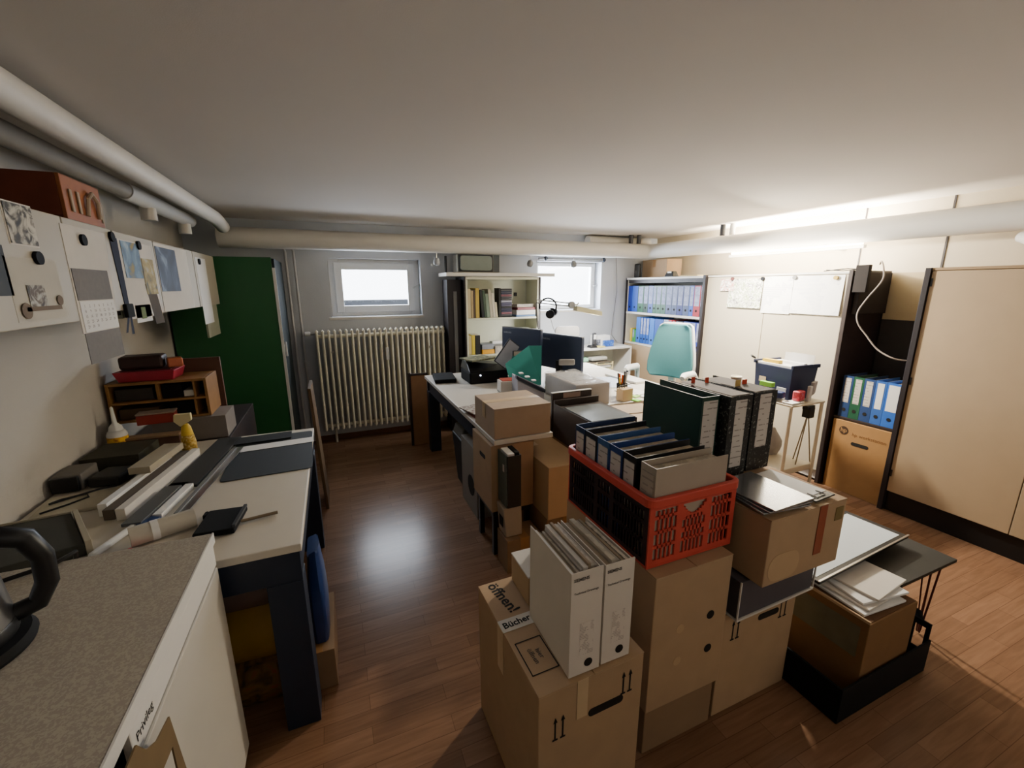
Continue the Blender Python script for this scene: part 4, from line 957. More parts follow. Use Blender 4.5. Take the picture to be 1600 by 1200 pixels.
for k in range(4):
    z_ = .03 + k * .058
    MB().tube([(-.22, .09, z_), (-.22, -.09, z_), (-.03, -.09, z_), (-.01, -.092, z_ - .014), (.18, -.092, z_ - .014), (.20, -.09, z_), (.20, .09, z_)], .005, 6).build('wire_tray', wm, t)
    bx('letter', [M_PAPER, M_GREY, M_PAPERW, mat('letter_dark', '5c5448', .7)][k], -.205, .185, -.075, .085, z_ + .006, z_ + .018, t, 0)
slab('mint_box', 'small mint green box lying on the wire letter rack', 'box', 2.745, 4.36, .10, .12, .686, .04, mat('mint', '8cc4a4', .6), 0)
slab('paper_stack', 'grey bundle of papers lying on the wire letter rack', 'paper', 2.94, 4.36, .24, .16, .686, .045, mat('paper_bundle', 'a8a8a0', .7), R(5), bev=.015)
t = thing('cordless_phone', 'dark cordless telephone standing in its cradle on the low white shelf', 'telephone', (2.86, 4.33, .847))
MB().taper(.10, .10, .07, .08, 0, .03).build('cradle', M_BLACK, t, bev=.006)
MB().box(.0, .045, -.015, .015, .031, .175).build('handset', M_DGREY, t, bev=.008); MB().box(.006, .039, -.0165, -.0152, .1, .155).build('display', M_PAPERW, t)
t = thing('small_box', 'white and blue product box on the low white shelf', 'box', (3.04, 4.43, .847))
bx('box_body', M_PAPERW, -.11, .11, -.05, .06, 0, .13, t); bx('blue_print', blotch('blue_print', ['1c4a9c', '2c6cc0', '3c80cc', 'c8d4e4'], 25), -.0, .1, -.0515, -.0502, .005, .07, t, 0); bx('photo_print', blotch('photo_print', ['2a2c34', '5c6478', 'a8acb8'], 40), -.105, -.03, -.0515, -.0502, .01, .085, t, 0)
slab('box', 'small blue carton in front of the white and blue product box', 'box', 3.11, 4.35, .12, .04, .847, .072, blotch('blue_carton', ['1c3c8c', '2858b0', '2c64b8', 'b0c4e0'], 22), 0)
slab('note_pad', 'yellow note pad lying in front of the cordless telephone', 'pad', 2.96, 4.32, .10, .10, .847, .012, mat('yellow_pad', 'd8c870', .7), R(20))
# roller rail and knobs over the second window, cable by the binder shelf
t = thing('curtain_rail', 'thin grey curtain rail with dark end knobs above the bright window', 'rail', (2.72, 4.615, 1.885))
MB().cyl((-.45, 0, 0), (.45, 0, 0), .012).build('rod', M_GREY, t, smooth=True)
for x in (-.36, .45): MB().lathe([(.001, -.03), (.024, -.012), (.024, .012), (.001, .03)], n=14, M=Matrix.Translation((x, -.0, 0))).build('knob', M_NAVY, t, smooth=True)
tag(MB().tube([(3.37, 4.64, 1.95), (3.385, 4.635, 1.72), (3.40, 4.635, 1.5), (3.36, 4.63, 1.2), (3.34, 4.625, .95), (3.42, 4.62, .86)], .004, 6).build('cable', M_GREY, smooth=True), 'thin grey cable running down the wall beside the binder shelf', 'cable')

# ------------------------------------------------------------------ office chair
t = thing('office_chair', 'teal upholstered office chair with white armrests at the bright end of the desk', 'chair', (2.96, 3.15, 0), R(-70))
M_TEALF = mat('teal_fabric', '467c82', .9, var=.06, scale=60)
prof = [(.70, .19), (.75, .228), (.84, .23), (.95, .215), (1.06, .19), (1.14, .172), (1.185, .155), (1.21, .115)]
def back_shell(off, grow, m, nm):
    b = MB(); n_ = 14; vs = []
    for z_, hw in prof:
        for j in range(n_ + 1):
            u = -1 + 2 * j / n_
            xx = (hw + grow) * math.copysign(abs(u) ** .9, u)
            yy = off + .05 * (u * u) * -1 + .05 * ((z_ - .95) / .3) ** 2 * .4 + (z_ - .7) * .12
            vs.append((xx, yy, z_ + (grow if z_ > 1.1 else (-grow if z_ < .75 else 0))))
    for z_, hw in prof:
        for j in range(n_ + 1):
            u = -1 + 2 * j / n_
            xx = (hw + grow) * math.copysign(abs(u) ** .9, u)
            yy = off + .035 + .05 * (u * u) * -1 + .05 * ((z_ - .95) / .3) ** 2 * .4 + (z_ - .7) * .12
            vs.append((xx, yy, z_ + (grow if z_ > 1.1 else (-grow if z_ < .75 else 0))))
    k = n_ + 1; L_ = len(prof) * k; fs = []
    for i in range(len(prof) - 1):
        for j in range(n_):
            a = i * k + j
            fs.append((a, a + 1, a + k + 1, a + k)); fs.append((L_ + a, L_ + a + k, L_ + a + k + 1, L_ + a + 1))
    for i in range(len(prof) - 1):
        for j in (0, n_):
            a = i * k + j; f = (a, a + k, L_ + a + k, L_ + a); fs.append(f if j == 0 else f[::-1])
    for j in range(n_):
        for i in (0, len(prof) - 1):
            a = i * k + j; f = (a, a + 1, L_ + a + 1, L_ + a); fs.append(f[::-1] if i == 0 else f)
    b.add(vs, fs)
    return b.build(nm, m, t, bev=.012, smooth=True)
back_shell(.02, 0, M_TEALF, 'backrest'); back_shell(.057, .012, M_WHITEFR, 'back_shell')
MB().prism(rrect(.48, .46, .08), .46, .54, M=Matrix.Translation((0, -.22, 0))).build('seat', M_TEALF, t, bev=.025)
for s in (-1, 1):
    MB().tube([(s * .27, -.05, .50), (s * .30, -.05, .58), (s * .30, -.06, .74), (s * .285, -.10, .785), (s * .285, -.26, .79), (s * .285, -.30, .775)], [.02, .02, .024, .034, .034, .024], 10).build('armrest', M_WHITEFR, t, smooth=True)
MB().cyl((0, -.2, .12), (0, -.2, .455), .03).build('gas_column', M_STEEL, t, smooth=True)
MB().box(-.03, .03, .06, .12, .5, .8).build('back_support', M_WHITEFR, t, bev=.008)
for k in range(5):
    a = 2 * PI * k / 5 + .3
    ft = MB().tube([(0, -.2, .12), (.3 * math.cos(a), -.2 + .3 * math.sin(a), .08)], [.03, .018], 8).build('base_leg', M_WHITEFR, t, smooth=True)
    MB().cyl((.3 * math.cos(a) - .02 * math.sin(a), -.2 + .3 * math.sin(a) + .02 * math.cos(a), .031), (.3 * math.cos(a) + .02 * math.sin(a), -.2 + .3 * math.sin(a) - .02 * math.cos(a), .031), .03, n=14).build('castor', M_BLACK, ft, smooth=True)

# ------------------------------------------------------------------ binders
BCACHE = {}
def binder(label, loc, rz, w_, h, d, col, lab_m=M_LABEL, fill=.8, cat='binder', group=None, lab_rng=(.36, .93), marbled=None, ring=True, labw=.76, tilt=0.):
    """lever arch binder: spine on local -y, open at the far side and the top"""
    t = thing('ring_binder', label, cat, loc, rz, group)
    t.rotation_euler = (0, tilt, rz)
    m = marbled or mat('binder_' + col, col, .45, var=.06)
    th = .0025; hw = w_ / 2
    MB().box(-hw, hw, 0, th, 0, h).box(-hw, -hw + th, th, d, 0, h).box(hw - th, hw, th, d, 0, h).build('cover', m, t)
    if fill > 0:
        MB().box(-hw + th + .004, -hw + th + .004 + (w_ - .012) * fill, .028, d - .006, .006, h - .02).build('paper_block', M_PAGES, t)
    if lab_m is not None:
        MB().box(-hw * labw, hw * labw, -.0012, -.0002, h * lab_rng[0], h * lab_rng[1]).build('spine_label', lab_m, t)
    if ring:
        q = MB().cyl((0, -.0002, h * .18), (0, -.0015, h * .18), min(.013, hw * .5), n=16).build('finger_hole', M_INK, t)
    return t
# red folding crate and its six binders
t = thing('folding_crate', 'bright red plastic folding crate full of binders on the tall box', 'crate', (1.004, 1.145, .712), R(0))
cw, cd, ch = .355, .48, .238
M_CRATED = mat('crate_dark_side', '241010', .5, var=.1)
b = MB(); b.box(-cw / 2, cw / 2, -cd / 2, cd / 2, 0, .008)
b.build('crate_floor', M_RED, t)
def grid_side(along, pos, length, m, name, open_handle):
    b = MB(); th = .006; H_ = ch - .03
    def q(u0, u1, z0, z1):
        if along == 'x': b.box(u0, u1, pos, pos + th, z0, z1)
        else: b.box(pos, pos + th, u0, u1, z0, z1)
    a = -length / 2; e = length / 2; k = length / 6 if open_handle else length / 10
    cols = [(a + .02, -k - .012), (-k + .012, k - .012), (k + .012, e - .02)]
    q(a, a + .02, .0085, H_); q(e - .02, e, .0085, H_)
    q(-k - .012, -k + .012, .0085, H_); q(k - .012, k + .012, .0085, H_)
    for ci, (u0, u1) in enumerate(cols):
        if open_handle and ci == 1:                       # hand hole with a curved lower lip
            bands = [(.0085, .024), (.066, .074), (.096, .112), (.140, .152), (.196, H_)]
            n_ = 10
            for j in range(n_):
                c0 = u0 + (u1 - u0) * j / n_; c1 = u0 + (u1 - u0) * (j + 1) / n_; m_ = ((c0 + c1) / 2) / ((u1 - u0) / 2)
                q(c0, c1, .152, .156 + .036 * m_ * m_)
        else:
            bands = [(.0085, .024), (.064, .074), (.114, .124), (.164, .174), (.196, H_)] if open_handle else [(.0085, .024), (.075, .09), (.14, .155), (.185, H_)]
        for z0, z1 in bands: q(u0, u1, z0, z1)
        top = .152 if open_handle and ci == 1 else .19
        n_ = max(2, int((u1 - u0) / .0145))
        for j in range(1, n_):
            u = u0 + (u1 - u0) * j / n_
            q(u - .0026, u + .0026, .0242, top)
    return b.build(name, m, t)
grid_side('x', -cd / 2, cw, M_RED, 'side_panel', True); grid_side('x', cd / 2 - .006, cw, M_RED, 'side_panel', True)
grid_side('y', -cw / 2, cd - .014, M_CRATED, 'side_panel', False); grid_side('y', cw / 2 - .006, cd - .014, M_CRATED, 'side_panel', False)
def ring_poly(ow, od, r, iw):
    return rrect(ow, od, r, 6), rrect(ow - 2 * iw, od - 2 * iw, max(.002, r - iw), 6)
def ring(b, ow, od, r, iw, z0, z1):
    A, B = ring_poly(ow, od, r, iw); n_ = len(A)
    vs = [(x, y, z0) for x, y in A] + [(x, y, z0) for x, y in B] + [(x, y, z1) for x, y in A] + [(x, y, z1) for x, y in B]
    fs = []
    for i in range(n_):
        j = (i + 1) % n_
        fs += [(i, j, 2 * n_ + j, 2 * n_ + i), (n_ + j, n_ + i, 3 * n_ + i, 3 * n_ + j), (2 * n_ + i, 2 * n_ + j, 3 * n_ + j, 3 * n_ + i), (j, i, n_ + i, n_ + j)]
    b.add(vs, fs)
b = MB(); ring(b, cw + .022, cd + .022, .03, .018, ch - .03, ch); b.build('rim', M_RED, t, bev=.004)
bd = [('1f3358', 'navy binder at the far end of the red crate', M_LABEL, .068), ('151a24', 'black binder second from the far end of the red crate', M_LABEL, .08), ('2f5488', 'mid blue binder third in the red crate', M_LABEL, .073),
      ('1c3a78', 'royal blue binder fourth in the red crate, loosely filled', M_LABEL, .073), ('101216', 'black binder fifth in the red crate beside the grey one', M_LABEL, .068)]
y = 1.371
for k, (c_, lab, lm, w_) in enumerate(bd):
    y -= w_ / 2
    binder(lab, (.844, y, .7225), R(-90), w_ - .001, .318, .285, c_, lm, fill=[.8, .75, .7, .5, .8][k], group='binders in the red crate')
    y -= w_ / 2 + .0015
y -= .037
t2 = binder('grey cardboard binder at the near end of the red crate', (.844, y - .018, .7225), R(-90), .068, .318, .29, 'a89c8c', lined('grey_spine', 'a89c8c', '8a8078', 'Z', 90., .85, 8.), fill=.6, group='binders in the red crate', ring=False)
# dark green and two marbled binders on box C
binder('dark green binder standing beside the marbled ones, label on its spine', (1.257, 1.11, .853), 0, .085, .32, .315, '14382e', M_LABEL, fill=.7, lab_rng=(.1, .95), labw=.82, ring=False)
binder('black and white marbled binder next to the dark green one', (1.373, 1.075, .853), 0, .115, .32, .32, 'x', M_LABEL, fill=.9, marbled=M_MARBLE, lab_rng=(.12, .95), labw=.5, ring=False)
binder('black and white marbled binder at the window side of the row, next to the trolley', (1.515, 1.085, .853), 0, .125, .32, .31, 'x', M_LABEL, fill=.9, marbled=M_MARBLE, lab_rng=(.3, .97), labw=.5, ring=False)
for x, y, w_, h_, m, lab in ((1.36, 1.30, .02, .03, mat('tab_red', 'c8442c', .6), 'red index tab, first above the marbled binders'), (1.42, 1.285, .02, .026, mat('tab_red', ''), 'red index tab, second above the marbled binders'),
                          (1.48, 1.185, .03, .03, mat('tab_yellow', 'c8a860', .6), 'yellow index tab above the marbled binder row'), (1.535, 1.20, .028, .024, mat('tab_red', ''), 'red index tab nearest the navy file box')):
    tag(MB().box(-w_ / 2, w_ / 2, 0, .001, 0, h_ + .02).build('index_tab', m, loc=(x, y, 1.151)), lab, 'tab', 'index tabs above the marbled binders')
slab('document', 'white label sheet lying on the first marbled binder', 'paper', 1.37, 1.21, .09, .26, 1.1735, .002, mat('pinkish_sheet', '8a807c', .8), 0)
slab('document', 'grey sheet lying on the second marbled binder', 'paper', 1.515, 1.22, .115, .26, 1.1735, .002, mat('grey_sheet', '746c66', .8), 0)
# foreground white binders
def archive_box(label, x0, x1, y0, y1, z0, h, seed):
    t = thing('archive_file', label, 'binder', ((x0 + x1) / 2, y0, z0), R(0), 'white archive files on the removal box')
    w_ = x1 - x0; d = y1 - y0; hw = w_ / 2; m = mat('archive_white', 'd8d0c4', .75, var=.04); th = .003
    sp = MB().box(-hw, hw, 0, th, 0, h).build('spine', m, t)
    MB().box(-hw, -hw + th, th + .0002, d, 0, h + .0).box(hw - th, hw, th + .0002, d, 0, h - .01).box(-hw + th, hw - th, th, d, 0, .003).build('cover', m, t)
    rr = random.Random(seed); x = -hw + th + .002; k = 0
    while x < hw - th - .012:
        w2 = rr.uniform(.007, .016)
        bx('paper_bundle', [M_PAPER, mat('bundle_tan', '9a8870', .8), M_PAGES, mat('bundle_grey', '9c948a', .8)][k % 4], x, x + w2 - .001, .012, d - rr.uniform(.0, .03), .006, h + rr.uniform(-.02, .012), t, 0)
        x += w2; k += 1
    text('SIEMENS', .0125, M_INKG, sp, (-.018, -.0006, h - .022), 'front', bold=.0004)
    text('Technical Drawings', .0095, M_INKG, sp, (-.002, -.0006, h - .062), 'front')
    bx('printed_list', lined('archive_list', 'd8d0c4', '9a8c86', 'Z', 420., .7, 40.), -.018, .025, -.0006, -.0002, .06, .165, sp, 0)
    MB().cyl((.012, -.0002, .032), (.012, -.0012, .032), .013, n=20).build('finger_hole', M_INK, sp)
archive_box('white archive file crammed with papers on the removal box, beside the small pale carton', .502, .599, .812, 1.06, .533, .322, 3)
archive_box('white archive file crammed with papers on the removal box, beside the tall box with holes', .608, .703, .815, 1.06, .533, .316, 8)

# silver folders and clipboards on box C
M_SILV = mat('silver_folder', 'a0a4a8', .2, metal=.75, var=.06)
for k in range(3):
    slab('folder', ['silver folder at the bottom of the shiny pile', 'silver folder in the middle of the shiny pile', 'silver folder on top of the shiny pile by the red crate'][k], 'folder', 1.325 + k * .004, .93 - k * .003, .20, .235, .8535 + k * .0075, .006, M_SILV, R(-6 + 4 * k))
t = thing('clipboard', 'black clipboard with white sheet and wire clip lying on the removal box', 'clipboard', (1.50, .93, .8535), R(4))
bx('board', M_BLACK, -.058, .058, -.115, .12, 0, .005, t); bx('sheet', M_PAPERW, -.05, .055, -.085, .115, .0055, .0066, t, 0)
MB().tube([(-.03, -.07, .008), (-.03, -.10, .008), (.02, -.10, .008), (.02, -.07, .008)], .0022, 6).build('clip', M_STEEL, t)

# ------------------------------------------------------------------ black crate with carton, black table, framed board
t = thing('basket', 'black plastic basket with slotted ends standing on the floor around the document carton', 'basket', (1.856, .875, 0))
b = MB(); W_, D_, H_ = .288, .19, .22
b.box(-W_, W_, -D_, D_, 0, .01).box(-W_, W_, -D_, -D_ + .008, .0105, .15).box(-W_, W_, D_ - .008, D_, .0105, .15).box(-W_, -W_ + .008, -D_ + .0085, D_ - .0085, .0105, .15)
b.build('basket_body', M_MATBLACK, t, bev=.002)
b = MB(); e = W_ - .008
b.box(e, W_, -D_ + .0085, D_ - .0085, .0105, .09).box(e, W_, -D_ + .0085, D_ - .0085, .195, H_)
for k in range(8):
    u = -D_ + .0085 + k * (2 * D_ - .017 - .014) / 7
    b.box(e, W_, u, u + .014, .0905, .1945)
b.build('slotted_end', M_MATBLACK, t)
MB().tube([(W_ + .004, -.14, .20), (W_ + .035, -.12, .215), (W_ + .045, -.04, .22), (W_ + .035, .03, .215), (W_ + .004, .05, .20)], .016, 10).build('handle', M_MATBLACK, t, smooth=True)
t, w_, d_, h = carton('open carton of documents standing in the black basket', 1.69, 2.0, .70, 1.05, .012, .372, mat('cardboard_olive', '7c5c38', .85, var=.1), tape=False, flaps=False)
bx('side_print', mat('box_print', '6a6650', .8, var=.2), -w_ / 2 - .001, -w_ / 2 - .0003, -.15, .13, .20, .33, t, 0)
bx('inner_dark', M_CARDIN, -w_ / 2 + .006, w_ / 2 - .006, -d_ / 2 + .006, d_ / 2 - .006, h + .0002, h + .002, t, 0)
bx('rim', M_CARDL, -w_ / 2 - .002, -w_ / 2 + .006, -d_ / 2, d_ / 2, h + .0002, h + .012, t)
for k, (cx, cy, rz) in enumerate(((1.835, .83, -4), (1.85, .84, 3), (1.87, .835, -8), (1.905, .84, 6))):
    slab('document', ['document at the bottom of the pile in the open carton', 'document second from the bottom in the open carton', 'document near the top of the pile in the open carton', 'white printed document on top of the pile in the open carton'][k], 'paper', cx, cy, .235, .215 - .01 * k, .376 + k * .0105, 0.009, M_PAPER if k % 2 else M_PAPERW, R(rz))
slab('lever_arch_file', 'dark file standing upright behind the papers in the open carton', 'binder', 1.965, 1.0, .055, .08, .376, .045, mat('file_dark', '2a2822', .6), 0)
t = thing('side_table', 'small low black table with thin hairpin legs beside the document carton', 'table', (2.22, .985, 0))
bx('tabletop', mat('black_top', '20201c', .6, var=.1), -.215, .205, -.225, .20, .385, .40, t, .002)
hm = mat('hairpin_steel', '5a3028', .4, metal=.6)
for sx, sy in ((1, -1), (1, 1), (-1, 1)):
    q = MB(); x0, y0 = sx * .17, sy * .18
    bx_, by_ = x0 - sx * .02, y0 - sy * .0
    q.tube([(x0 - .045, y0, .384), (bx_ - .008, by_, .02), (bx_, by_, .006), (bx_ + .008, by_, .02), (x0 + .045, y0 + .0, .384)], .0042, 8)
    q.tube([(x0 - .05, y0 + .03, .384), (bx_ - .006, by_ + .006, .012), (x0 + .05, y0 + .03, .384)], .0035, 8)
    q.build('leg', hm, t, smooth=True)
t = thing('framed_board', 'large white board in a black frame lying across the carton and the black table', 'board', (2.0, .96, .4385), R(0))
P0 = [(1.66 - 2, .935 - .96), (1.645 - 2, .855 - .96), (2.345 - 2, .905 - .96), (2.325 - 2, 1.14 - .96), (1.70 - 2, 1.16 - .96)]
def inset(P, d):
    c = (sum(p[0] for p in P) / len(P), sum(p[1] for p in P) / len(P))
    return [(p[0] + (c[0] - p[0]) * d, p[1] + (c[1] - p[1]) * d) for p in P]
Q = [(-.355, -.10), (.345, -.055), (.325, .20), (-.36, .20)]
MB().prism(Q, 0, .012).build('frame', M_BLACK, t, bev=.002)
MB().prism([(-.335, -.075), (.31, -.035), (.295, .175), (-.335, .175)], .0122, .0135).build('white_sheet', mat('light_board', 'c4ccd0', .45, var=.02), t)
MB().prism([(-.357, -.102), (.347, -.057), (.345, -.05), (-.357, -.095)], .0122, .017).build('metal_edge', M_STEEL, t)
MB().prism([(-.05, .145), (.20, .15), (.20, .152), (-.05, .147)], .0138, .0142).build('printed_line', M_INK, t)

# ------------------------------------------------------------------ right hand cabinets
FX = 3.52
t = thing('binder_cabinet', 'open dark framed cabinet full of coloured binders in the bright corner', 'cabinet', (FX, 3.97, 0))
bx('side', M_DARKPOST, 0, .46, .625, .645, 0, 1.668, t); bx('side', M_DARKPOST, -.03, .46, -.668, -.635, 0, 1.675, t)
bx('side_lining', M_CREAM, .02, .44, .612, .6245, .02, 1.64, t, 0)
bx('top_board', M_WHITE, .0, .46, -.634, .6245, 1.645, 1.668, t); bx('back_panel', mat('cab_back', 'b8b4a8', .7), .445, .46, -.634, .611, .02, 1.644, t, 0)
bx('inner_top', M_DARKPOST, .02, .44, -.634, .611, 1.605, 1.644, t, 0)
bx('shelf', M_WHITE, .002, .444, -.634, .611, 1.225, 1.25, t); bx('shelf', M_WHITE, .004, .444, -.634, .611, .845, .868, t)
d = bx('door', M_DOOR, -.002, .016, -.632, .61, .10, .862 - .02, t, .003)
bx('lock', M_BLACK, -.012, -.0025, -.628, -.615, .70, .74, d)
bx('plinth', M_BLACK, .03, .44, -.634, .611, 0, .099, t, 0)
cols = {'b': '1c3494', 'lb': '2450b0', 'g': '265c40', 'dg': '1c4034', 'n': '1c2870', 'r': '98202e', 'k': '1a222c', 'mb': '2c4c98', 's': '384870'}
top = [('b', 0), ('lb', 0), ('g', 1), ('dg', 1), ('mb', 1), ('g', 1), ('g', 1), ('g', 1), ('s', 1), ('s', 1), ('n', 1), ('s', 1), ('lb', 1), ('r', 1), ('k', 1)]
edges = [4.578, 4.5, 4.388, 4.28, 4.193, 4.109, 4.054, 3.971, 3.893, 3.795, 3.715, 3.63, 3.541, 3.482, 3.392, 3.341]
words_ = ['plain dark blue binder at the window end of the top row', 'plain bright blue binder, second in the top row', 'green binder, third in the top row', 'dark green binder, fourth in the top row', 'blue binder with a short label, fifth in the top row',
          'narrow green binder, sixth in the top row', 'green binder, seventh in the top row', 'green binder, eighth in the top row', 'slate blue binder, ninth in the top row', 'slate blue binder, tenth in the top row', 'navy binder, eleventh in the top row',
          'slate blue binder, twelfth in the top row', 'narrow bright blue binder before the red one in the top row', 'red binder near the end of the top row', 'dark binder at the post end of the top row']
for k in range(15):
    y1, y0 = edges[k], edges[k + 1]
    c_, lb = top[k]
    binder(words_[k], (FX + .02, (y0 + y1) / 2, 1.2515), R(-90), (y1 - y0) - .004, .318, .285, cols[c_], M_LABELB if lb else None, fill=.8, group='binders in the top row of the open cabinet', lab_rng=(.34, .97))
low = [(4.50, 4.464, .17, 'e0c030', None, 'small yellow box file at the window end of the lower row'), (4.455, 4.415, .16, '48a858', M_LABELB, 'small green and white file beside the yellow one'), (4.412, 4.39, .15, '50b060', None, 'second small green file beside the yellow one'),
       (4.385, 4.31, .318, '3c74c8', None, 'bright blue binder, first tall one of the lower row'), (4.304, 4.257, .318, '2c5cb0', M_LABELB, 'narrow blue binder with white label, second tall one of the lower row'), (4.253, 4.20, .318, '2c5cb0', M_LABELB, 'narrow blue binder with white label, third tall one of the lower row'),
       (4.195, 4.145, .318, '2c5cb0', M_LABELB, 'narrow blue binder with white label, fourth tall one of the lower row'), (4.14, 4.057, .318, '3870c0', None, 'bright blue unlabelled binder beside the labelled narrow ones, lower row'), (4.053, 3.912, .318, '3458a8', None, 'wide dull blue binder left of the chair back, lower row'),
       (3.905, 3.828, .318, 'c8c8d4', M_LABELB, 'pale binder behind the top of the chair back, lower row'), (3.824, 3.771, .318, 'c83c40', M_LABELB, 'red edged binder behind the chair back, lower row'), (3.767, 3.719, .318, 'c83c40', M_LABELB, 'second red edged binder behind the chair back, lower row'),
       (3.715, 3.60, .318, '20242c', M_LABELB, 'wide black binder with white label behind the chair back, lower row'), (3.595, 3.50, .318, '4c5ca0', M_LABELB, 'blue grey binder right of the black one, lower row'), (3.495, 3.42, .318, '38489c', M_LABELB, 'indigo binder second from the post, lower row'), (3.416, 3.345, .318, '30409c', M_LABELB, 'indigo binder against the post, lower row')]
for y1, y0, h_, c_, lm, lab in low:
    binder(lab, (FX + .022, (y0 + y1) / 2, .870), R(-90), (y1 - y0) - .003, h_, .22 if h_ < .2 else .285, c_, lm, fill=.8, group='binders in the lower row of the open cabinet', lab_rng=(.36, .97), ring=h_ > .2)
# things on top of it
carton('brown carton on top of the open binder cabinet', 3.74, 3.97, 4.14, 4.58, 1.670, 1.885, M_CARD, tape=True, along='x')
tag(MB().box(-.015, .015, -.05, .05, 0, .17).build('router', M_BLACK, loc=(3.60, 4.50, 1.670), bev=.012), 'upright black router on top of the binder cabinet', 'router')
t = thing('telephone_stand', 'small black telephone stand in front of the brown carton', 'telephone', (3.60, 3.90, 1.670))
MB().taper(.09, .14, .05, .10, 0, .06).build('stand', M_BLACK, t, bev=.006); bx('display', M_PAPERW, -.036, -.03, -.03, .03, .04, .058, t)
slab('document', 'loose sheets lying on the binder cabinet top', 'paper', 3.66, 3.62, .20, .22, 1.670, .012, mat('cream_sheets', 'd8c898', .8), R(8))
# white cabinet with pinned papers
t = thing('cabinet', 'closed white double door cabinet with pinned papers', 'cabinet', (FX, 2.64, 0))
bx('carcass', M_WHITE, .022, .46, -.63, .66, .02, 1.668, t); bx('side_panel', M_DARKWOOD, -.008, .47, -.66, -.632, 0, 1.675, t)
for y0, y1 in ((-.628, .006), (.010, .658)):
    d = bx('door', M_PANEL, 0, .02, y0, y1, .10, 1.648, t, .002)
bx('top_strip', M_WHITE, -.002, .0215, -.63, .66, 1.652, 1.668, t); bx('plinth', M_BLACK, .03, .05, -.62, .65, .0, .098, t, 0)
def pin(name, label, y0, y1, z0, z1, m, x=FX - .0015, rz=0., curl=0.):
    b = MB().add([(0, y0, z0), (0, y1, z0), (-.001 , y1, z1), (-.001, y0, z1), (-curl - .0008, y0, z0), (-curl - .0008, y1, z0), (-.0018, y1, z1), (-.0018, y0, z1)],
                 [(0, 1, 2, 3), (7, 6, 5, 4), (0, 4, 5, 1), (1, 5, 6, 2), (2, 6, 7, 3), (3, 7, 4, 0)])
    o = b.build(name, m); o.location = (x, 0, 0)
    return tag(o, label, 'paper')
pin('site_plan', 'printed site plan with green patches pinned to the white cabinet', 2.685, 3.03, 1.37, 1.63, blotch('site_plan_print', ['f0eee8', 'f0eee8', '7c9458', 'f0eee8', '3c3c38', 'f0eee8'], 20, detail=8), curl=.015)
pin('photo_sheet', 'small sheet with a red and dark sketch beside the site plan', 2.98, 3.13, 1.52, 1.63, blotch('small_sketch', ['f0eee8', 'f0eee8', 'b06050', 'f0eee8', '404040'], 22), curl=.01, x=FX - .004)
pin('printed_sheet', 'white sheet with a column of figures beside the site plan', 2.415, 2.675, 1.335, 1.645, lined('figures', 'f8f8f6', 'b4b4c4', 'Z', 240., .75, 7.), curl=.008)
pin('printed_sheet', 'wide white sheet with faint print at the end of the white cabinet', 2.03, 2.41, 1.345, 1.645, lined('faint_print', 'f8f8f6', 'd0d0da', 'Z', 200., .8, 6.), curl=.012)
for y, z, m, lab in ((3.0, 1.632, mat('magnet_red', '5c3430', .4), 'dark red magnet holding the small sketch'), (2.69, 1.628, M_MAG, 'dark magnet between the site plan and the white sheet'), (2.405, 1.632, M_GREY, 'pale magnet between the two white sheets'), (2.09, 1.625, mat('magnet_gold', 'b89c48', .4), 'yellow magnet on the wide white sheet')):
    tag(MB().cyl((0, 0, 0), (-.012, 0, 0), .016, n=18).build('magnet', m, loc=(FX - .0065, y, z), smooth=True), lab, 'magnet')
# recess with binders and big carton
t = thing('recess_shelf', 'dark narrow open bay between the white cabinet and the tall beige cupboard', 'shelf', (FX, 1.765, 0))
bx('back_panel', mat('bay_back', '2e2a28', .7, var=.2), .43, .45, -.196, .205, .02, 1.31, t, 0)
bx('upper_panel', mat('bay_beige', 'a89878', .7, var=.05), .43, .45, -.196, .205, 1.312, 1.66, t, 0)
bx('shelf', M_DARKWOOD, .03, .429, -.196, .205, .565, .583, t)
bx('slat', mat('black_slat', '17100e', .8), -.005, .03, .12, .205, 1.52, 1.71, t); bx('slat', mat('brown_slat', '241a17', .7), .03, .40, .175, .206, 1.36, 1.66, t)
t, w_, d_, h = carton('big brown computer carton with a round emblem standing in the narrow bay', FX + .022, FX + .42, 1.572, 1.960, .0, .56, mat('hp_card', 'a07848', .8, var=.08), hole=('left', -.01, .40, .115), tape=False, flaps=False)
q = MB(); q.cyl((-w_ / 2 - .0002, .11, .485), (-w_ / 2 - .0012, .11, .485), .032, n=24); e_ = q.build('round_emblem', mat('emblem_brown', '3c2818', .7), t)
text('hp', .045, mat('hp_card', ''), e_, (-w_ / 2 - .0016, .11, .487), 'left', bold=.001)
text('hp workstation', .036, mat('faint_brown', '6e4824', .8), t, (-w_ / 2 - .0006, -.06, .47), 'left')
yy = 1.945
for k, (c_, lm, w_, lab) in enumerate((('28406c', M_LABEL, .07, 'dark blue binder with label, next to the white cabinet in the narrow bay'), ('24543c', M_LABEL, .07, 'green binder with label in the narrow bay'), ('2c4474', M_LABEL, .072, 'navy binder with label in the middle of the narrow bay'),
                                       ('3460ac', M_PAPERW, .07, 'mid blue binder with a torn label in the narrow bay'), ('2f66c0', M_PAPERW, .088, 'wide bright blue binder with white label beside the tall beige cupboard'))):
    binder(lab, (FX + .035, yy - w_ / 2, .585), R(-90), w_ - .002, .318, .285, c_, lm, fill=.8, group='binders in the narrow bay', lab_rng=(.36, .95), labw=.6 if k < 4 else .75)
    yy -= w_
t = thing('power_cable', 'long pale cable hanging in a loop in front of the narrow bay', 'cable', (0, 0, 0))
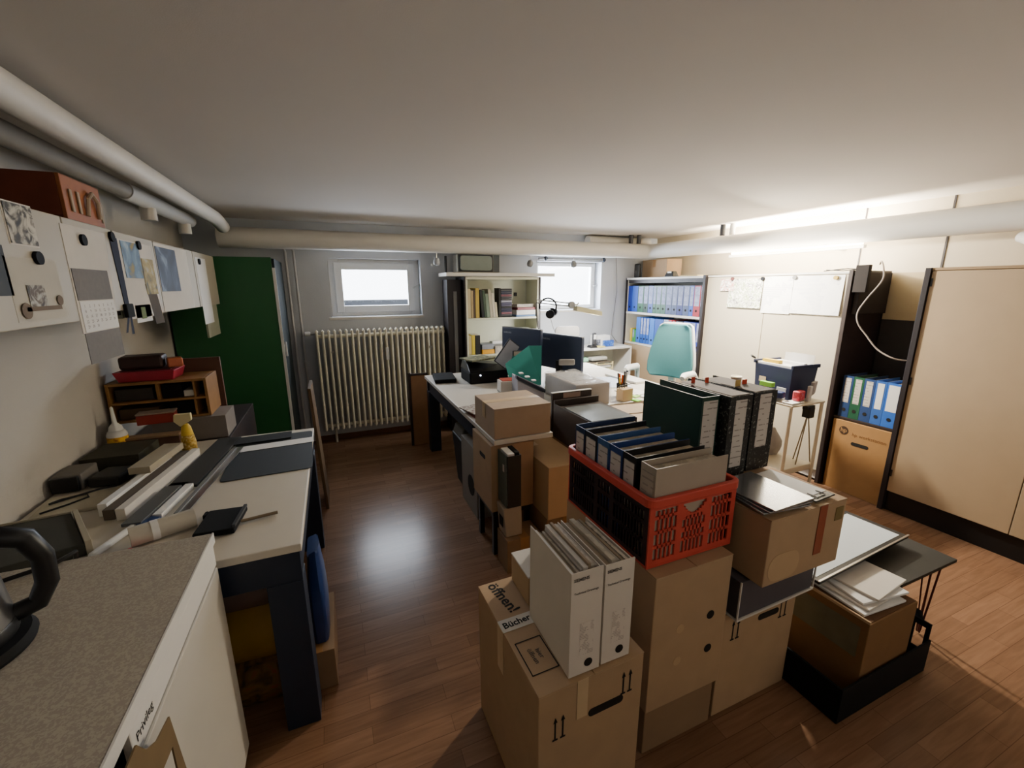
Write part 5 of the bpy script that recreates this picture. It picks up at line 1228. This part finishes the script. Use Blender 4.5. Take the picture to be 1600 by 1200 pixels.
MB().tube(curve_pts([(3.66, 1.90, 1.715), (3.56, 1.84, 1.73), (3.50, 1.79, 1.68), (3.49, 1.78, 1.60), (3.49, 1.85, 1.48), (3.49, 1.895, 1.38), (3.49, 1.88, 1.30), (3.50, 1.82, 1.22), (3.505, 1.74, 1.13), (3.51, 1.64, 1.08), (3.56, 1.58, 1.07)]), .0052, 8).build('cable_run', mat('pale_cable', '988c82', .5), t, smooth=True)
tag(MB().tube([(3.60, 2.24, 1.677), (3.55, 2.14, 1.682), (3.58, 2.06, 1.69), (3.62, 2.0, 1.684), (3.6, 2.1, 1.677), (3.56, 2.2, 1.684)], .004, 6).build('cable', M_DGREY, smooth=True), 'dark loop of cable lying on the white cabinet top', 'cable')
# tall beige cupboard at the right
t = thing('cupboard', 'tall beige double door cupboard with dark side and deep dark plinth', 'cupboard', (FX, .60, 0))
bx('side_panel', M_DARKPOST, -.012, .48, .935, .965, 0, 1.675, t); bx('carcass', M_DARKWOOD, .022, .48, -1.2, .934, .02, 1.655, t, 0)
bx('top_board', mat('cup_top', '9c8464', .6, var=.1), -.004, .48, -1.2, .934, 1.658, 1.675, t)
for y0, y1 in ((.332, .932), (-.274, .328), (-.88, -.278)):
    d = bx('door', M_DOOR, 0, .02, y0, y1, .15, 1.655, t, .002)
    if y1 > .9:
        for z_ in (1.56, .92, .26): bx('hinge', M_BLACK, -.006, -.0005, y1 - .012, y1, z_, z_ + .05, d)
bx('plinth', M_BLACK, .02, .03, -1.19, .934, .0, .149, t, 0)

# ------------------------------------------------------------------ white trolley and its load
t = thing('trolley', 'white tubular trolley in front of the white cabinet', 'trolley', (3.10, 2.25, 0))
M_TR = mat('trolley_white', 'd8cdb4', .45, var=.04)
bx('top_tray', M_TR, -.175, .185, -.36, .30, .728, .742, t, .004)
bx('lower_tray', M_TR, -.165, .175, -.34, .30, .20, .245, t, .004)
for y in (-.345, .28):
    MB().tube([(-.165, y, .727), (-.165, y, .08), (-.155, y, .035), (-.125, y, .022), (.125, y, .022), (.16, y, .035), (.172, y, .08), (.172, y, .727)], .012, 10).build('tube_frame', M_TR, t, smooth=True)
t = thing('file_box', 'navy blue hanging file box full of papers on the trolley', 'file box', (3.16, 2.14, .7435), R(-4))
M_NAVB = mat('navy_box', '1c2444', .5, var=.08)
b = MB(); b.taper(.23, .29, .25, .32, 0, .235); b.box(-.135, .135, -.17, -.15, .2355, .262); b.box(-.135, .135, .15, .17, .2355, .262); b.build('box_body', M_NAVB, t, bev=.003)
MB().box(-.118, .12, -.148, .148, .2358, .25).build('papers', M_PAPERW, t); bx('paper_tab', M_YELLOW, -.10, -.06, -.02, .12, .2505, .275, t)
bx('paper_tab', M_PAPERW, -.02, .01, -.16, .04, .2505, .27, t); MB().box(.06, .063, -.17, .02, .2505, .33).box(.08, .083, -.10, .08, .2505, .32).build('clear_sleeve', M_FILM, t)
bx('front_label', M_CTAPE, -.1245, -.1235, .05, .11, .10, .14, t, 0); MB().tube([(-.12, .165, .268), (-.14, .185, .28), (-.12, .21, .285), (-.1, .19, .27)], .006, 6).build('bulldog_clip', M_BLACK, t)
slab('laptop', 'closed grey laptop on the near part of the trolley', 'laptop', 2.965, 2.18, .075, .30, .7435, .022, mat('laptop_grey', '6c747c', .35), R(4), bev=.004)
slab('envelope', 'white envelope on the near trolley edge', 'paper', 3.0, 1.94, .14, .07, .7435, .012, M_PAPERW, R(5))
t = thing('rubber_stamp', 'lime green block on a wooden stamp handle lying on the laptop', 'stamp', (2.965, 2.14, .767))
MB().lathe([(.018, 0), (.018, .012), (.008, .02), (.009, .06), (.012, .065)], n=14).build('handle', M_PINE, t, smooth=True); bx('green_block', mat('lime_block', '8ac83c', .6), -.015, .02, -.06, .04, .066, .10, t)
slab('card', 'small white folded card standing in front of the navy file box', 'card', 3.015, 2.05, .006, .07, .7435, .09, M_PAPERW, R(0))
slab('pen_tray', 'blue and navy pencil case behind the red packet', 'case', 2.955, 2.035, .05, .10, .7675, .05, mat('case_blue', '1c2c5c', .5), R(10), bev=.012)
slab('packet', 'red and blue sweet packet on the trolley edge', 'packet', 3.06, 1.945, .085, .05, .757, .072, blotch('red_packet', ['c83848', 'c02c3c', 'd86870', '3c4c9c'], 25), R(8), bev=.01)
t = thing('hand_stapler', 'white hand stapler standing on end at the trolley corner', 'stapler', (3.15, 1.93, .7435))
MB().hexa([(-.016, -.012, 0), (.012, -.012, 0), (.012, .012, 0), (-.016, .012, 0), (-.012, -.012, .115), (.016, -.012, .115), (.016, .012, .115), (-.012, .012, .115)]).build('lower_jaw', M_WHITEFR, t, bev=.004)
MB().hexa([(.02, -.012, .04), (.05, -.012, .06), (.05, .012, .06), (.02, .012, .04), (.02, -.014, .14), (.06, -.014, .15), (.06, .014, .15), (.02, .014, .14)]).build('upper_jaw', mat('stapler_grey', 'b0a8a4', .4), t, bev=.006)
t = thing('mug', 'brown mug with a pale rim at the far end of the trolley', 'mug', (3.08, 2.49, .7435))
MB().lathe([(.036, 0), (.04, .005), (.042, .07), (.042, .078)], n=24).build('body', mat('mug_brown', '4c3c30', .4, var=.2), t, smooth=True)
MB().lathe([(.042, .0785), (.0425, .088), (.038, .088), (.036, .01), (.001, .008)], n=24).build('rim', M_CREAM, t, smooth=True)
MB().tube([(.03, -.034, .065), (.045, -.055, .06), (.045, -.058, .035), (.03, -.036, .02)], .006, 8).build('handle', M_CREAM, t, smooth=True)
slab('tissue_pack', 'blue and white packet on the trolley between the mug and the file box', 'packet', 3.10, 2.40, .06, .06, .7435, .04, blotch('tissue', ['2c3ca0', '4858b8', 'e0e0ea', 'e8e8ec'], 18), R(20), bev=.006)
slab('calculator', 'dark calculator lying on the trolley in front of the file box', 'calculator', 2.975, 2.44, .07, .10, .7435, .02, M_DGREY, R(-15), bev=.004)
t = thing('tripod', 'small black camera tripod with thin folded legs standing on the lower trolley tray', 'tripod', (3.215, 1.955, .2465))
hd = MB().box(-.03, .03, -.028, .028, .36, .44).box(-.05, .04, -.02, .02, .425, .455).build('head', M_BLACK, t, bev=.004)
for dx, dy in ((-.09, -.02), (.06, -.03), (0, .06)):
    MB().tube([(dx * .1, dy * .1, .36), (dx, dy, .003)], .0045, 6).build('leg', mat('tripod_leg', '8c7c5c', .4), t)
carton('white and green copier paper box on the lower trolley tray', 2.955, 3.06, 2.20, 2.50, .247, .42, mat('copier_white', 'c8c4bc', .7), tape=False, flaps=False)
o = [q for q in C.objects if q.get('label', '').startswith('white and green copier')][0]
bx('green_band', mat('copier_green', '1c7440', .6), -.0535, -.0527, -.1, .0, .0, .172, o, 0); bx('green_band', mat('copier_green', ''), -.05, .05, -.1508, -.1502, .0, .172, o, 0)
bag('crumpled clear and grey bag on the lower trolley tray', 3.17, 2.28, .17, .34, .247, .22, mat('grey_bag', '9c948c', .4, var=.3, scale=12), seed=9)

# ------------------------------------------------------------------ light
t = thing('assumed_tube_lamp', 'assumed long white tube lamp on the wall behind the pipe above the white cabinet', 'lamp', (3.87, 2.75, 1.892))  # assumed lamp, inferred from the bright ceiling strip; itself unseen
MB().box(-.02, .02, -.62, .62, -.04, -.014).build('housing', M_WHITE, t, bev=.004)
MB().box(.021, .149, -.4, -.37, -.04, -.02).box(.021, .149, .37, .4, -.04, -.02).build('added_bracket', M_WHITE, t)  # bracket added between the assumed lamp and the wall, not seen
MB().cyl((0, -.6, 0), (0, .6, 0), .013, n=14).build('tube', emis('tube_glow', 'fff0d2', 14.), t, smooth=True)
def area(name, loc, rot, sx, sy, power, col):
    l = bpy.data.lights.new(name, 'AREA'); l.shape = 'RECTANGLE'; l.size = sx; l.size_y = sy; l.energy = power; l.color = col
    o = bpy.data.objects.new(name, l); C.objects.link(o); o.location = loc; o.rotation_euler = rot
    return o
WARM = (1., .90, .74); COOL = (.80, .88, 1.)
pt = bpy.data.lights.new('assumed_lamp_light', 'AREA'); pt.energy = 80; pt.color = WARM; pt.shape = 'DISK'; pt.size = .12  # assumed main lamp, no fitting built; place inferred from the floor shadows
po = bpy.data.objects.new('assumed_lamp_light', pt); C.objects.link(po); po.location = (2.93, 2.82, 1.94); po.rotation_euler = Vector((.16, -.48, -.86)).to_track_quat('-Z', 'Y').to_euler()
area('assumed_uplight', (3.86, 2.75, 1.93), (PI, 0, 0), .10, 1.3, 120, WARM)  # upward light of the assumed, unseen lamp behind the pipe
area('desk_lamp_light', (2.46, 3.80, 1.262), (R(42), 0, R(-10)), .26, .06, 16, (1., .98, .95))  # desk lamp assumed on; source tilted to brighten the back wall
area('paper_fill', (3.44, 2.68, 1.83), (0, R(14), 0), .05, 1.2, 5, WARM)  # extra unseen source put in to brighten the pinned papers
area('wall_fill', (3.62, 2.70, 1.80), (0, R(-90), 0), .06, 1.3, 22, WARM)  # added light without a fitting, whitens the wall strip under the pipe
area('window_light', (.45, YB + .30, 1.58), (R(-78), 0, 0), .7, .35, 22, COOL)
area('window_light', (2.72, YB + .34, 1.60), (R(-75), 0, 0), .8, .5, 60, COOL)
area('ceiling_fill', (2.2, 2.5, 1.40), (PI, 0, 0), 2.0, 2.0, 1.8, (1., .95, .88))  # added upward fill with no fixture, brightens the ceiling
area('front_fill', (1.7, -.95, 1.75), (PI / 2, 0, 0), 2.6, .7, 3.4, (1., .93, .84))  # added fill behind the camera, brightens the front faces; no doorway there

W = bpy.data.worlds.new('daylight'); bpy.context.scene.world = W; W.use_nodes = True
bg = W.node_tree.nodes['Background']; bg.inputs[0].default_value = (.86, .92, 1., 1); bg.inputs[1].default_value = 8.0

# ------------------------------------------------------------------ camera
f, yaw, pitch, roll = 663.8, R(22.67), R(12.95), R(.2)
fw = Vector((math.sin(yaw) * math.cos(pitch), math.cos(yaw) * math.cos(pitch), -math.sin(pitch)))
rt = Vector((math.cos(yaw), -math.sin(yaw), 0)); dn = fw.cross(rt)
r2 = rt * math.cos(roll) + dn * math.sin(roll); d2 = -rt * math.sin(roll) + dn * math.cos(roll)
cam = bpy.data.cameras.new('camera'); cam.sensor_width = 36; cam.lens = f / 1600 * 36; cam.clip_start = .02
co = bpy.data.objects.new('camera', cam); C.objects.link(co)
Mw = Matrix((r2, -d2, -fw)).transposed().to_4x4(); Mw.translation = (0, 0, 1.57)
co.matrix_world = Mw
bpy.context.scene.camera = co
sc = bpy.context.scene
sc.view_settings.view_transform = 'AgX'
sc.view_settings.exposure = .47
sc.view_settings.look = 'AgX - Base Contrast'
sc.cycles.max_bounces = 8; sc.cycles.diffuse_bounces = 5
